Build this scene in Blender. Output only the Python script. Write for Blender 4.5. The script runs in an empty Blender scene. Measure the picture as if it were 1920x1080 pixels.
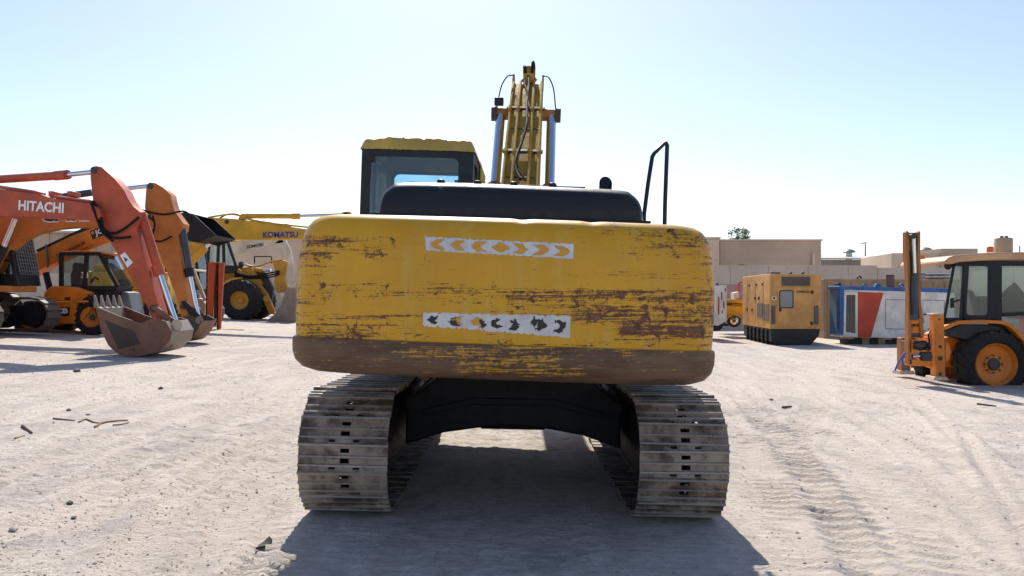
import bpy, bmesh, math, random
import numpy as np
from mathutils import Vector, Matrix
R = math.radians
scene = bpy.context.scene
col = scene.collection
random.seed(7)

# ------------------------------------------------------------------ camera
F, CX, HY, CH = 1450.0, 960.0, 558.0, 1.65      # focal length (px of the 1920 photo), axis column, horizon row, eye height
cam_d = bpy.data.cameras.new('camera'); cam = bpy.data.objects.new('camera', cam_d); col.objects.link(cam)
cam.location = (0, 0, CH); cam.rotation_euler = (R(90), 0, 0)
cam_d.sensor_width = 36; cam_d.lens = 36*F/1920; cam_d.shift_y = (HY-540)/1920
cam_d.clip_start = .05; cam_d.clip_end = 3000
scene.camera = cam
# ------------------------------------------------------------------ sky and sun
SUN_EL, SUN_AZ = 46.0, -5.0                      # azimuth from +Y, negative = to the left
world = bpy.data.worlds.new('World'); scene.world = world; world.use_nodes = True
wn = world.node_tree; wn.nodes.clear()
sky = wn.nodes.new('ShaderNodeTexSky'); sky.sky_type = 'NISHITA'; sky.sun_disc = False
sky.sun_elevation = R(SUN_EL); sky.sun_rotation = R(SUN_AZ)
sky.air_density = 1.0; sky.dust_density = 0.7; sky.ozone_density = 2.0; sky.altitude = 0
bg = wn.nodes.new('ShaderNodeBackground'); bg.inputs['Strength'].default_value = 0.115
wo = wn.nodes.new('ShaderNodeOutputWorld')
hz = wn.nodes.new('ShaderNodeMix'); hz.data_type = 'RGBA'; hz.blend_type = 'MULTIPLY'; hz.inputs[0].default_value = 1.0; hz.inputs[7].default_value = (1.04, .985, 1.02, 1)   # even, slightly lilac haze over the whole sky
wn.links.new(sky.outputs[0], hz.inputs[6]); wn.links.new(hz.outputs[2], bg.inputs[0]); wn.links.new(bg.outputs[0], wo.inputs[0])
sd = bpy.data.lights.new('sun', 'SUN'); sd.energy = 4.2; sd.angle = R(.5); sd.color = (1, .955, .88)
sun = bpy.data.objects.new('sun', sd); col.objects.link(sun)
a, e = R(SUN_AZ), R(SUN_EL)
sun_dir = Vector((math.sin(a)*math.cos(e), math.cos(a)*math.cos(e), math.sin(e)))   # towards the sun
sun.rotation_euler = sun_dir.to_track_quat('Z', 'Y').to_euler(); sun.location = (0, 0, 30)
vs = scene.view_settings
scene.display_settings.display_device = 'sRGB'
vs.view_transform = 'Standard'; vs.look = 'None'; vs.gamma = 1.0; vs.use_curve_mapping = False
vs.exposure = 0.54
scene.render.engine = 'CYCLES'

# ------------------------------------------------------------------ mesh helpers
def P(px, py, d):                                # a pixel of the photo at distance d -> world point
    return Vector(((px-CX)*d/F, d, CH+(HY-py)*d/F))
def gz(x):                                       # the yard falls gently from left to right
    x = max(-18.0, min(10.0, x))
    return -.02*x + (.0012*x*x if x < 0 else 0)
def ground_at(px, py):
    d = 10.0
    for _ in range(40):
        x = (px-CX)*d/F
        d = .5*d + .5*(CH-gz(x))*F/(py-HY)
    return Vector(((px-CX)*d/F, d, gz((px-CX)*d/F)))

class MB:
    def __init__(s): s.v = []; s.f = []
    def add(s, v, f):
        o = len(s.v); s.v += [Vector(q) for q in v]; s.f += [[i+o for i in q] for q in f]; return s
    def box(s, x0, x1, y0, y1, z0, z1):
        v = [(x, y, z) for x in (x0, x1) for y in (y0, y1) for z in (z0, z1)]
        return s.add(v, [[0,1,3,2],[4,6,7,5],[0,4,5,1],[2,3,7,6],[0,2,6,4],[1,5,7,3]])
    def prism(s, pts, ext):
        n = len(pts); ext = Vector(ext); pts = [Vector(p) for p in pts]
        v = pts+[p+ext for p in pts]
        f = [list(range(n))[::-1], list(range(n, 2*n))]+[[i, (i+1) % n, (i+1) % n+n, i+n] for i in range(n)]
        return s.add(v, f)
    def loft(s, rings, cap=True, closed=True):
        n = len(rings[0]); v = [q for r in rings for q in r]; f = []
        for k in range(len(rings)-1):
            for i in range(n if closed else n-1):
                j = (i+1) % n; f.append([k*n+i, k*n+j, (k+1)*n+j, (k+1)*n+i])
        if cap and closed:
            f.append(list(range(n))[::-1]); f.append([(len(rings)-1)*n+i for i in range(n)])
        return s.add(v, f)
    def cyl(s, p0, p1, r0, r1=None, n=14):
        return s.tube([p0, p1], [r0, r0 if r1 is None else r1], n)
    def tube(s, path, r, n=8):
        path = [Vector(p) for p in path]; m = len(path)
        rr = r if isinstance(r, (list, tuple)) else [r]*m
        t0 = (path[1]-path[0]).normalized()
        u = t0.orthogonal().normalized(); rings = []
        for i in range(m):
            t = (path[min(i+1, m-1)]-path[max(i-1, 0)]).normalized()
            u = (u-t*u.dot(t)).normalized(); w = t.cross(u)
            rings.append([path[i]+(u*math.cos(2*math.pi*k/n)+w*math.sin(2*math.pi*k/n))*rr[i] for k in range(n)])
        return s.loft(rings)
    def bar(s, p0, p1, w, h, up=(0, 0, 1)):      # square bar between two points
        p0, p1 = Vector(p0), Vector(p1); t = (p1-p0).normalized(); up = Vector(up)
        if abs(t.dot(up)) > .98: up = Vector((0, 1, 0))
        a = t.cross(up).normalized(); b = a.cross(t)
        q = [a*w/2+b*h/2, -a*w/2+b*h/2, -a*w/2-b*h/2, a*w/2-b*h/2]
        return s.loft([[p0+k for k in q], [p1+k for k in q]])
    def lathe(s, c, axis, prof, n=32):           # prof: (radius, offset along axis); ends closed
        c = Vector(c); ax = Vector(axis).normalized(); u = ax.orthogonal().normalized(); w = ax.cross(u)
        rings = [[c+ax*t+(u*math.cos(2*math.pi*k/n)+w*math.sin(2*math.pi*k/n))*max(r, .0005) for k in range(n)] for r, t in prof]
        if prof[0][0] > .01 and prof[-1][0] > .01: return s.loft(rings+[rings[0]], cap=False)
        return s.loft(rings)
    def xf(s, M): s.v = [M @ p for p in s.v]; return s
    def mesh(s, name, org=(0, 0, 0), smooth=35):
        o = Vector(org); me = bpy.data.meshes.new(name)
        me.from_pydata([tuple(p-o) for p in s.v], [], s.f)
        bm = bmesh.new(); bm.from_mesh(me); bmesh.ops.recalc_face_normals(bm, faces=bm.faces); bm.to_mesh(me); bm.free()
        if smooth:
            me.polygons.foreach_set('use_smooth', [True]*len(me.polygons)); me.set_sharp_from_angle(angle=R(smooth))
        return me
    def build(s, name, mat, parent=None, bevel=0, smooth=35, org=None, label=None):
        if parent is not None: org = ORG[parent.name]
        elif org is None: org = Vector((0, 0, 0))
        me = s.mesh(name, org, smooth)
        return link(name, me, mat, parent, org, bevel, label)
ORG = {}
def link(name, me, mat, parent, org, bevel=0, label=None):
    o = bpy.data.objects.new(name, me); col.objects.link(o)
    if mat is not None and not me.materials: me.materials.append(mat)
    if parent is None: o.location = org
    else: o.parent = parent
    ORG[o.name] = Vector(org)
    if bevel:
        b = o.modifiers.new('bevel', 'BEVEL'); b.width = bevel; b.segments = 2; b.limit_method = 'ANGLE'; b.angle_limit = R(38)
        b.harden_normals = False
    if label: o['label'] = label
    return o
def tag(o, label, cat, group=None, kind=None):
    if kind: o['kind'] = kind
    if label: o['label'] = label
    if cat: o['category'] = cat
    if group: o['group'] = group
    return o
def thing(name, label, cat, loc, group=None):
    o = bpy.data.objects.new(name, None); col.objects.link(o); o.location = loc
    o.empty_display_size = .2; ORG[o.name] = Vector(loc)
    return tag(o, label, cat, group)
def pp(th, name, mat, pts, d, t, bevel=.012, label=None):     # side outline at distance d, given depth t away from the eye
    q = [P(p[0], p[1], p[2] if len(p) > 2 else d) for p in pts]
    return MB().prism(q, (0, t, 0)).build(name, mat, th, bevel, label=label)
def pc(th, name, mat, p0, p1, d0, d1, rpx, rpx1=None, n=14):  # round bar between two pixels
    k = d0/F
    return MB().cyl(P(p0[0], p0[1], d0), P(p1[0], p1[1], d1), rpx*k, None if rpx1 is None else rpx1*k, n).build(name, mat, th)
def smooth_path(pts, n=6):                       # Catmull-Rom
    pts = [Vector(p) for p in pts]; q = [pts[0]]+pts+[pts[-1]]; out = []
    for i in range(1, len(q)-2):
        for k in range(n):
            t = k/n; a, b, c, d = q[i-1], q[i], q[i+1], q[i+2]
            out.append(.5*((2*b)+(c-a)*t+(2*a-5*b+4*c-d)*t*t+(3*b-a-3*c+d)*t**3))
    return out+[pts[-1]]
def text(name, s, c00, c10, c01, mat, parent, bold=.0, shear=0, depth=.004, label=None, spacing=1.0):
    # letters fitted to the box with corner c00 (bottom left), c10 (bottom right), c01 (top left)
    cu = bpy.data.curves.new('txt', 'FONT'); cu.body = s; cu.offset = bold; cu.shear = shear; cu.resolution_u = 3; cu.space_character = spacing
    to = bpy.data.objects.new('txt', cu); col.objects.link(to)
    bpy.context.view_layer.update()
    me = bpy.data.meshes.new_from_object(to.evaluated_get(bpy.context.evaluated_depsgraph_get()))
    bpy.data.objects.remove(to); bpy.data.curves.remove(cu)
    v = [q.co.copy() for q in me.vertices]; f = [list(p.vertices) for p in me.polygons]; bpy.data.meshes.remove(me)
    x0 = min(q.x for q in v); x1 = max(q.x for q in v); y0 = min(q.y for q in v); y1 = max(q.y for q in v)
    c00, c10, c01 = Vector(c00), Vector(c10), Vector(c01); a = c10-c00; b = c01-c00; nrm = a.cross(b).normalized()
    w = [c00+a*((q.x-x0)/(x1-x0))+b*((q.y-y0)/(y1-y0))+nrm*depth for q in v]
    return MB().add(w, f).build(name, mat, parent, smooth=0, label=label)

# ------------------------------------------------------------------ materials
class NT:
    def __init__(s, name):
        s.m = bpy.data.materials.new(name); s.m.use_nodes = True; s.t = s.m.node_tree; s.t.nodes.clear()
        s.out = s.n('ShaderNodeOutputMaterial')
    def n(s, typ, **k):
        q = s.t.nodes.new(typ)
        for a, b in k.items(): setattr(q, a, b)
        return q
    def l(s, a, b): s.t.links.new(a, b)
    def set(s, sock, v):
        if isinstance(v, bpy.types.NodeSocket): s.l(v, sock)
        elif isinstance(v, (tuple, list)) and len(v) == 3 and sock.type == 'RGBA': sock.default_value = (*v, 1)
        else: sock.default_value = v
    def coord(s, kind='Object', scale=(1, 1, 1), loc=(0, 0, 0)):
        t = s.n('ShaderNodeTexCoord'); m = s.n('ShaderNodeMapping'); s.l(t.outputs[kind], m.inputs[0])
        m.inputs['Scale'].default_value = scale; m.inputs['Location'].default_value = loc; return m.outputs[0]
    def noise(s, vec, scale, detail=4, rough=.55, dist=0):
        q = s.n('ShaderNodeTexNoise'); s.l(vec, q.inputs['Vector'])
        q.inputs['Scale'].default_value = scale; q.inputs['Detail'].default_value = detail
        q.inputs['Roughness'].default_value = rough; q.inputs['Distortion'].default_value = dist; return q.outputs['Fac']
    def ramp(s, f, lo, hi, a=0., b=1.):
        q = s.n('ShaderNodeMapRange'); q.clamp = True; q.interpolation_type = 'SMOOTHSTEP'
        s.set(q.inputs[0], f); s.set(q.inputs[1], lo); s.set(q.inputs[2], hi); s.set(q.inputs[3], a); s.set(q.inputs[4], b); return q.outputs[0]
    def math(s, op, a, b=0., c=None, clamp=False):
        q = s.n('ShaderNodeMath', operation=op); q.use_clamp = clamp; s.set(q.inputs[0], a); s.set(q.inputs[1], b)
        if c is not None: s.set(q.inputs[2], c)
        return q.outputs[0]
    def mix(s, f, a, b, mode='MIX'):
        q = s.n('ShaderNodeMix', data_type='RGBA', blend_type=mode); s.set(q.inputs[0], f); s.set(q.inputs[6], a); s.set(q.inputs[7], b); return q.outputs[2]
    def bump(s, h, strength=.3, dist=.01):
        q = s.n('ShaderNodeBump'); q.inputs['Strength'].default_value = strength; q.inputs['Distance'].default_value = dist; s.l(h, q.inputs['Height']); return q.outputs[0]
    def up(s):
        g = s.n('ShaderNodeNewGeometry'); x = s.n('ShaderNodeSeparateXYZ'); s.l(g.outputs['Normal'], x.inputs[0]); return x.outputs[2]
    def attr(s, name):
        q = s.n('ShaderNodeAttribute'); q.attribute_name = name; return q.outputs['Fac']
    def bsdf(s, color, rough=.5, metal=0., normal=None, spec=.5, coat=0.):
        b = s.n('ShaderNodeBsdfPrincipled'); s.set(b.inputs['Base Color'], color); s.set(b.inputs['Roughness'], rough); s.set(b.inputs['Metallic'], metal)
        s.set(b.inputs['Specular IOR Level'], spec); s.set(b.inputs['Coat Weight'], coat)
        if normal is not None: s.l(normal, b.inputs['Normal'])
        s.l(b.outputs[0], s.out.inputs[0]); return b
DUST = (.40, .34, .27)
def paint(name, c, rough=.45, dust=.35, wear=.25, rust=(.075, .032, .016), metal=0., var=.25, sc=1., spec=.4):
    dust *= .5
    t = NT(name); v = t.coord(loc=(random.uniform(-9, 9),)*3)
    n1 = t.noise(v, 1.7*sc, 6, .6); n2 = t.noise(v, 14*sc, 6, .65); n3 = t.noise(v, 5*sc, 9, .72, .4)
    cc = t.mix(t.ramp(n1, .3, .75), tuple(q*(1-var) for q in c), tuple(min(1, q*(1+var*.5)) for q in c))
    cc = t.mix(t.ramp(n2, .35, .8, 0, .35*dust), cc, DUST)
    if wear > 0:
        cc = t.mix(t.ramp(n3, .74-.26*wear, .80-.22*wear, 0, .9), cc, rust)
    upm = t.ramp(t.up(), -.1, .95, .12, 1.)
    cc = t.mix(t.math('MULTIPLY', t.math('MULTIPLY', upm, t.ramp(n1, .25, .7, .5, 1.)), dust), cc, DUST)
    t.bsdf(cc, t.ramp(n2, .2, .8, rough-.1, min(1, rough+.2)), metal, t.bump(n3, .12, .004), spec)
    return t.m
def plain(name, c, rough=.6, metal=0., var=.2, sc=6., bump=.1, spec=.4):
    t = NT(name); v = t.coord(loc=(random.uniform(-9, 9),)*3); n = t.noise(v, sc, 6, .6)
    cc = t.mix(n, tuple(q*(1-var) for q in c), tuple(min(1, q*(1+var)) for q in c))
    t.bsdf(cc, t.ramp(n, .2, .8, max(.03, rough-.08), min(1, rough+.1)), metal, t.bump(n, bump, .004), spec); return t.m
def glass(name, tint=(.86, .92, .915), gloss=1.0):
    t = NT(name); tr = t.n('ShaderNodeBsdfTransparent'); tr.inputs[0].default_value = (*tint, 1)
    gl = t.n('ShaderNodeBsdfGlossy'); gl.inputs['Roughness'].default_value = .04; gl.inputs[0].default_value = (.9, .95, 1, 1)
    fr = t.n('ShaderNodeFresnel'); fr.inputs[0].default_value = 1.5
    v = t.coord(); n = t.noise(v, 3, 6, .65); df = t.n('ShaderNodeBsdfDiffuse'); df.inputs[0].default_value = (*DUST, 1)
    m1 = t.n('ShaderNodeMixShader'); t.l(t.math('MULTIPLY', fr.outputs[0], gloss), m1.inputs[0]); t.l(tr.outputs[0], m1.inputs[1]); t.l(gl.outputs[0], m1.inputs[2])
    m2 = t.n('ShaderNodeMixShader'); t.l(t.ramp(n, .35, .8, .03, .10), m2.inputs[0]); t.l(m1.outputs[0], m2.inputs[1]); t.l(df.outputs[0], m2.inputs[2])
    t.l(m2.outputs[0], t.out.inputs[0]); return t.m
M = {}
M['yellow'] = paint('yellow_paint', (.56, .33, .05), .42, .3, .34)
M['roofyellow'] = paint('faded_yellow_sheet', (.55, .36, .06), .5, .35, .25)
M['boomyellow'] = paint('boom_paint', (.46, .27, .04), .72, .08, .48, sc=1.6, spec=.12)
M['black'] = paint('black_paint', (.008, .010, .014), .4, .03, 0, spec=.4)
M['dusty_black'] = paint('dusty_black_paint', (.012, .013, .015), .5, .12, 0, spec=.3)
M['under'] = paint('undercarriage_paint', (.008, .009, .011), .6, .06, 0, spec=.25)
M['rubber'] = paint('rubber', (.016, .016, .017), .75, .28, 0, spec=.2)
M['hose'] = plain('hose_rubber', (.013, .013, .014), .7, spec=.15)
M['arm_brown'] = paint('worn_brown_orange_paint', (.38, .14, .03), .55, .15, .45, (.06, .03, .02))
M['chrome'] = plain('chrome_rod', (.62, .66, .70), .16, 1., .08, 3)
M['rust'] = paint('rusty_orange', (.42, .17, .04), .7, .25, .75, (.08, .03, .015), sc=2)
M['orange_red'] = paint('orange_red_paint', (.49, .075, .026), .5, .25, .3, (.09, .03, .02))
M['case_orange'] = paint('worn_orange_paint', (.52, .16, .018), .5, .3, .3, (.07, .03, .02))
M['jcb'] = paint('machine_orange_paint', (.72, .215, .008), .42, .2, .12)
M['jcb_right'] = paint('backhoe_orange_paint', (.72, .205, .010), .45, .2, .22)
M['roof_orange'] = paint('pale_orange_roof', (.62, .36, .18), .5, .3, .1)
M['kom'] = paint('bright_yellow_paint', (.66, .36, .018), .42, .25, .2)
M['loader'] = paint('loader_yellow_paint', (.56, .265, .018), .48, .35, .3)
M['cream'] = paint('cream_paint', (.60, .50, .36), .55, .25, .15)
M['bucket'] = paint('rusty_bucket_steel', (.20, .085, .05), .6, .4, .6, (.045, .02, .015), sc=1.4)
M['bucket_in'] = paint('worn_bucket_steel', (.26, .20, .16), .5, .3, .2, (.10, .06, .045))
M['darksteel'] = paint('dark_steel', (.05, .045, .04), .55, .25, .2)
M['shoe_far'] = paint('dusty_track_steel', (.075, .055, .04), .6, .4, .3, (.035, .02, .015))
M['gray'] = paint('grey_steel', (.16, .17, .19), .4, .2, .1)
M['bluegray'] = paint('dark_blue_grey_cylinder', (.045, .055, .075), .38, .15, .1)
M['genset'] = paint('tan_yellow_canopy', (.64, .315, .085), .5, .22, .08)
M['louvre'] = paint('louvre_grey', (.14, .12, .10), .65, .2, .1)
M['white'] = paint('white_paint', (.78, .72, .64), .5, .2, .12)
M['red'] = paint('red_panel', (.56, .06, .02), .5, .15, .08)
M['blue'] = paint('blue_panel', (.02, .12, .36), .45, .15, .15, (.3, .4, .5))
M['blueside'] = paint('faded_blue_panel', (.14, .30, .45), .5, .25, .4, (.35, .42, .48))
M['tan'] = paint('tan_container', (.30, .20, .115), .6, .2, .1)
M['glass'] = glass('cab_glass')
M['glass_blue'] = glass('blue_cab_glass', (.76, .90, .94))
M['navy'] = plain('navy_lettering', (.03, .03, .22), .4)
M['textwhite'] = plain('white_lettering', (.78, .76, .74), .45)
M['textblack'] = plain('black_lettering', (.018, .015, .014), .45)
M['textred'] = plain('red_lettering', (.14, .02, .008), .45)
M['bucket_dark'] = paint('dark_bucket_steel', (.055, .030, .022), .5, .2, .3)
M['mauve'] = paint('faded_mauve_panel', (.40, .25, .25), .6, .2, .1)
M['strap'] = plain('blue_strap', (.06, .12, .35), .6)
M['beacon'] = plain('orange_beacon_lens', (.75, .16, .03), .25)
M['seat'] = plain('seat_cloth', (.03, .033, .038), .7)
def concrete(name, c):
    t = NT(name); v = t.coord('Object'); n = t.noise(v, .35, 8, .6); n2 = t.noise(v, 6, 6, .6)
    vs_ = t.coord('Object', (3, 3, .12)); st = t.noise(vs_, 1.2, 5, .6)
    cc = t.mix(t.ramp(n, .3, .7), tuple(q*.88 for q in c), tuple(q*1.08 for q in c))
    cc = t.mix(t.ramp(st, .52, .8, 0, .22), cc, tuple(q*.62 for q in c))
    t.bsdf(cc, .85, 0, t.bump(n2, .1, .01), .2); return t.m
M['wall'] = concrete('beige_render', (.48, .365, .265))
M['wall2'] = concrete('pale_beige_render', (.60, .465, .35))
M['wall3'] = concrete('boundary_wall_render', (.60, .485, .385))
M['roofmetal'] = concrete('pale_roof_sheet', (.60, .58, .55))
M['siding'] = concrete('metal_siding', (.36, .33, .27))
M['glass_green'] = glass('green_cab_glass', (.84, .92, .90))
t = NT('dark_window'); t.bsdf((.18, .19, .20), .08, 0, None, .8); M['pane'] = t.m
M['rust_tank'] = paint('rusty_tan_tank', (.46, .33, .20), .6, .2, .45, (.20, .09, .04), sc=.8)
M['bark'] = plain('bark', (.09, .065, .05), .9, 0, .3, 12, .3, .1)
M['wood'] = plain('dry_wood', (.26, .19, .13), .85, 0, .3, 14, .3, .1)
t = NT('leaves'); v = t.coord('Object'); n = t.noise(v, 1.5, 4); c = t.mix(t.ramp(n, .3, .7), (.05, .10, .025), (.12, .18, .05))
df = t.bsdf(c, .6, 0, None, .3); tl = t.n('ShaderNodeBsdfTranslucent'); t.l(c, tl.inputs[0]); ms = t.n('ShaderNodeMixShader'); ms.inputs[0].default_value = .35
t.l(df.outputs[0], ms.inputs[1]); t.l(tl.outputs[0], ms.inputs[2]); t.l(ms.outputs[0], t.out.inputs[0]); M['leaf'] = t.m
# ------------------------------------------------------------------ ground: one sheet out to the horizon
TABS = {}
def vnoise(x, y, seed=0):
    if seed not in TABS: TABS[seed] = np.random.RandomState(seed).rand(256, 256)
    tab = TABS[seed]
    xi = np.floor(x).astype(int); yi = np.floor(y).astype(int); fx = x-xi; fy = y-yi
    fx = fx*fx*(3-2*fx); fy = fy*fy*(3-2*fy); g = lambda a, b: tab[a % 256, b % 256]
    return (g(xi, yi)*(1-fx)+g(xi+1, yi)*fx)*(1-fy)+(g(xi, yi+1)*(1-fx)+g(xi+1, yi+1)*fx)*fy-.5
def gz_np(x):
    q = np.clip(x, -18, 10); return -.02*q+np.where(q < 0, .0012*q*q, 0)
def trail(px):                                   # ground polyline from photo pixels
    return [ground_at(*p) for p in px]
def polydist(X, Y, pts):
    best = np.full(X.shape, 1e9); S = np.zeros(X.shape); side = np.zeros(X.shape); acc = 0.
    for a, b in zip(pts[:-1], pts[1:]):
        dx, dy = b.x-a.x, b.y-a.y; L = math.hypot(dx, dy)
        t = np.clip(((X-a.x)*dx+(Y-a.y)*dy)/(L*L), 0, 1)
        ex, ey = X-(a.x+t*dx), Y-(a.y+t*dy); dd = np.hypot(ex, ey); m = dd < best
        best = np.where(m, dd, best); S = np.where(m, acc+t*L, S); side = np.where(m, np.sign(ex*dy-ey*dx)*dd, side); acc += L
    return best, S, side
def axis_pts(lo, hi, step, far_lo, far_hi, g):
    q = list(np.arange(lo, hi, step)); s = step; x = q[-1]
    while x < far_hi: s *= g; x += s; q.append(x)
    s = step; x = lo; p = []
    while x > far_lo: s *= g; x -= s; p.append(x)
    return np.array(p[::-1]+q)
xs = axis_pts(-7.5, 7.5, .036, -700, 700, 1.12); ys = axis_pts(3.6, 12.0, .022, -60, 1500, 1.06)
X, Y = np.meshgrid(xs, ys)
near = np.exp(-np.maximum(0, Y-9)/14)
Z = gz_np(X)
Z = Z + near*(.035*vnoise(X*.45, Y*.35, 1)+.022*vnoise(X*1.1, Y*.9, 2))
streak = X*.9+.22*(Y-6)*np.sign(X)*.0
rut = vnoise((X-.10*Y)*4.5+vnoise(X*.3, Y*.3, 9)*2, Y*.25, 3)+.6*vnoise((X+.28*Y)*6, Y*.3, 4)
rough = np.clip(vnoise(X*.35, Y*.3, 5)*2+.75, .15, 1.3)
Z = Z + near*(.020*rut*rough + .022*vnoise(X*6, Y*7, 6)*rough + .020*np.abs(vnoise(X*11+Y*2, Y*14, 16))*rough + .012*vnoise(X*19, Y*23, 7)*rough)
PATH = np.zeros(X.shape)
# imprints of crawler tracks and tyres
def imprint(pts, half, pitch, amp, keep=.5, seed=0, soft=.10, lift=0.):
    global Z
    d, S, sd_ = polydist(X, Y, pts)
    w = np.clip((half-d)/soft, 0, 1)*np.clip(S/1.2, 0, 1)
    patch = np.clip(vnoise(X*1.3, Y*1.3, 20+seed)*2.4+keep, 0, 1)
    ph = 2*math.pi*(S/pitch+.5*vnoise(X*1.1, Y*1.1, 30+seed)+.12*sd_/half)
    Z = Z + w*patch*amp*((1-np.abs(np.sin(ph/2)))**1.6-.3) - w*amp*.2 + lift*np.exp(-((d-half)/.06)**2)*np.clip(S, 0, 1)
    PATH[:] = np.maximum(PATH, w*(.35+.65*patch))
imprint(trail([(1372, 690), (1400, 745), (1450, 810), (1530, 905), (1600, 1000), (1680, 1130)]), .30, .21, .045, .8, 1, lift=.012)
imprint(trail([(1530, 680), (1545, 740), (1510, 800), (1480, 840)]), .26, .2, .036, .7, 2, lift=.01)
imprint(trail([(1520, 780), (1600, 870), (1700, 990), (1790, 1100)]), .22, .2, .032, .5, 3)
imprint([Vector((-1.27, 5.75, 0)), Vector((-1.33, 3.4, 0))], .40, .11, .05, .85, 4, lift=.012)
imprint([Vector((1.27, 5.75, 0)), Vector((1.22, 3.4, 0))], .38, .11, .042, .75, 5, lift=.01)
imprint(trail([(1800, 800), (1850, 900), (1905, 990), (1960, 1080)]), .11, .07, .022, .9, 6, lift=.018)
imprint(trail([(1300, 720), (1390, 800), (1500, 960), (1560, 1080)]), .3, .16, .028, .35, 7)
for k, tr in enumerate([[(600, 760), (430, 860), (260, 1000), (180, 1100)], [(560, 830), (470, 930), (360, 1090)], [(1700, 740), (1830, 850), (1940, 980)], [(560, 720), (300, 800), (0, 900)], [(520, 960), (430, 1100)], [(600, 740), (330, 930), (220, 1100)], [(1340, 700), (1500, 870), (1640, 1100)], [(1480, 700), (1700, 850), (1920, 1060)], [(560, 790), (250, 900), (0, 1010)]]):
    imprint(trail(tr), .17, .07, .012, .4, 10+k, lift=.020)
bm_w = np.exp(-((np.abs(X)-1.28)/.36)**4)*np.clip((Y-5.6)/.3, 0, 1)*np.clip((9.9-Y)/.3, 0, 1)   # level under the tracks
flat = gz_np(X)-.012
Z = Z*(1-bm_w)+flat*bm_w
ny, nx = X.shape
vv = np.stack([X, Y, Z], -1).reshape(-1, 3).astype(np.float32)
idx = np.arange(nx*ny).reshape(ny, nx)
ff = np.stack([idx[:-1, :-1], idx[:-1, 1:], idx[1:, 1:], idx[1:, :-1]], -1).reshape(-1).astype(np.int32)
me = bpy.data.meshes.new('ground'); me.vertices.add(len(vv)); me.vertices.foreach_set('co', vv.ravel())
nf = len(ff)//4; me.loops.add(len(ff)); me.loops.foreach_set('vertex_index', ff)
me.polygons.add(nf); me.polygons.foreach_set('loop_start', np.arange(0, nf*4, 4, dtype=np.int32))
me.update(calc_edges=True); me.polygons.foreach_set('use_smooth', np.ones(nf, dtype=bool))
me.attributes.new('packed', 'FLOAT', 'POINT').data.foreach_set('value', PATH.ravel().astype(np.float32))
def zsurf(x, y):
    i = int(np.clip(np.searchsorted(xs, x)-1, 0, nx-2)); j = int(np.clip(np.searchsorted(ys, y)-1, 0, ny-2))
    u = (x-xs[i])/(xs[i+1]-xs[i]); v = (y-ys[j])/(ys[j+1]-ys[j])
    return float(Z[j, i]*(1-u)*(1-v)+Z[j, i+1]*u*(1-v)+Z[j+1, i]*(1-u)*v+Z[j+1, i+1]*u*v)
t = NT('dusty_ground'); v = t.coord('Object')
nb = t.noise(v, .22, 6, .6, .6); nm = t.noise(v, 1.6, 8, .62, .3); nf_ = t.noise(v, 26, 8, .7); nv = t.noise(v, 90, 4, .6)
vst = t.coord('Object', (1, .16, 1)); ns = t.noise(vst, 2.6, 7, .62, .5)
c = t.mix(t.ramp(nb, .32, .68), (0.451, 0.39, 0.336), (0.561, 0.476, 0.397))
c = t.mix(t.ramp(ns, .42, .60, 0, .75), c, (0.61, 0.531, 0.451))
c = t.mix(t.ramp(nm, .52, .66, 0, .6), c, (0.329, 0.293, 0.268))
c = t.mix(t.ramp(nf_, .53, .63, 0, .6), c, (0.268, 0.238, 0.207))
vg = t.coord('Object', (1, 1.8, 1)); ng = t.noise(vg, 8, 7, .72, .6); c = t.mix(t.ramp(ng, .53, .62, 0, .5), c, (0.305, 0.268, 0.238)); c = t.mix(t.ramp(ng, .47, .38, 0, .5), c, (0.62, 0.58, 0.494))
c = t.mix(t.ramp(nv, .55, .68, 0, .4), c, (0.62, 0.62, 0.573))
c = t.mix(t.math('MULTIPLY', t.attr('packed'), .7), c, (0.561, 0.482, 0.409))
h = t.math('ADD', t.math('MULTIPLY', nf_, .6), t.math('ADD', t.math('MULTIPLY', nv, .25), t.math('MULTIPLY', nm, .8)))
h = t.math('ADD', h, t.math('MULTIPLY', ng, 1.2))
t.bsdf(c, .95, 0, t.bump(h, .7, .035), .1)
me.materials.append(t.m)
go = bpy.data.objects.new('ground', me); col.objects.link(go); tag(go, 'pale dusty compacted dirt of the machinery yard', None, kind='structure')

# clods of the same dirt
rs = np.random.RandomState(11); NC = 70000
dd = 3.7+24*rs.rand(NC)**1.5; xx = (rs.rand(NC)*2-1)*.74*dd
dens = vnoise(xx*.5, dd*.4, 41)+.6*vnoise(xx*1.7, dd*1.2, 42)+rs.rand(NC)*.5
okm = (dens > .08) & ~((np.abs(xx) < 1.75) & (dd > 5.0) & (dd < 10.3)) & ~((np.abs(xx) < .9) & (dd < 6)); xx, dd = xx[okm], dd[okm]; NC = len(xx)
i_ = np.clip(np.searchsorted(xs, xx)-1, 0, nx-2); j_ = np.clip(np.searchsorted(ys, dd)-1, 0, ny-2); zz = Z[j_, i_]
r_ = (.002+.006*rs.rand(NC)**5)*(1+dd/26); base = np.array([(1, 0, 0), (0, 1, 0), (-1, 0, 0), (0, -1, 0), (0, 0, .5), (0, 0, -.6)])
vb = base[None]*(.6+.8*rs.rand(NC, 6, 1)); an = rs.rand(NC)*6.28; ca, sa = np.cos(an)[:, None], np.sin(an)[:, None]
vx_, vy_ = vb[..., 0]*1.3, vb[..., 1]; cv = np.stack([xx[:, None]+r_[:, None]*(vx_*ca-vy_*sa), dd[:, None]+r_[:, None]*(vx_*sa+vy_*ca), zz[:, None]+r_[:, None]*(vb[..., 2]+.15)], -1).reshape(-1, 3).astype(np.float32)
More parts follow.
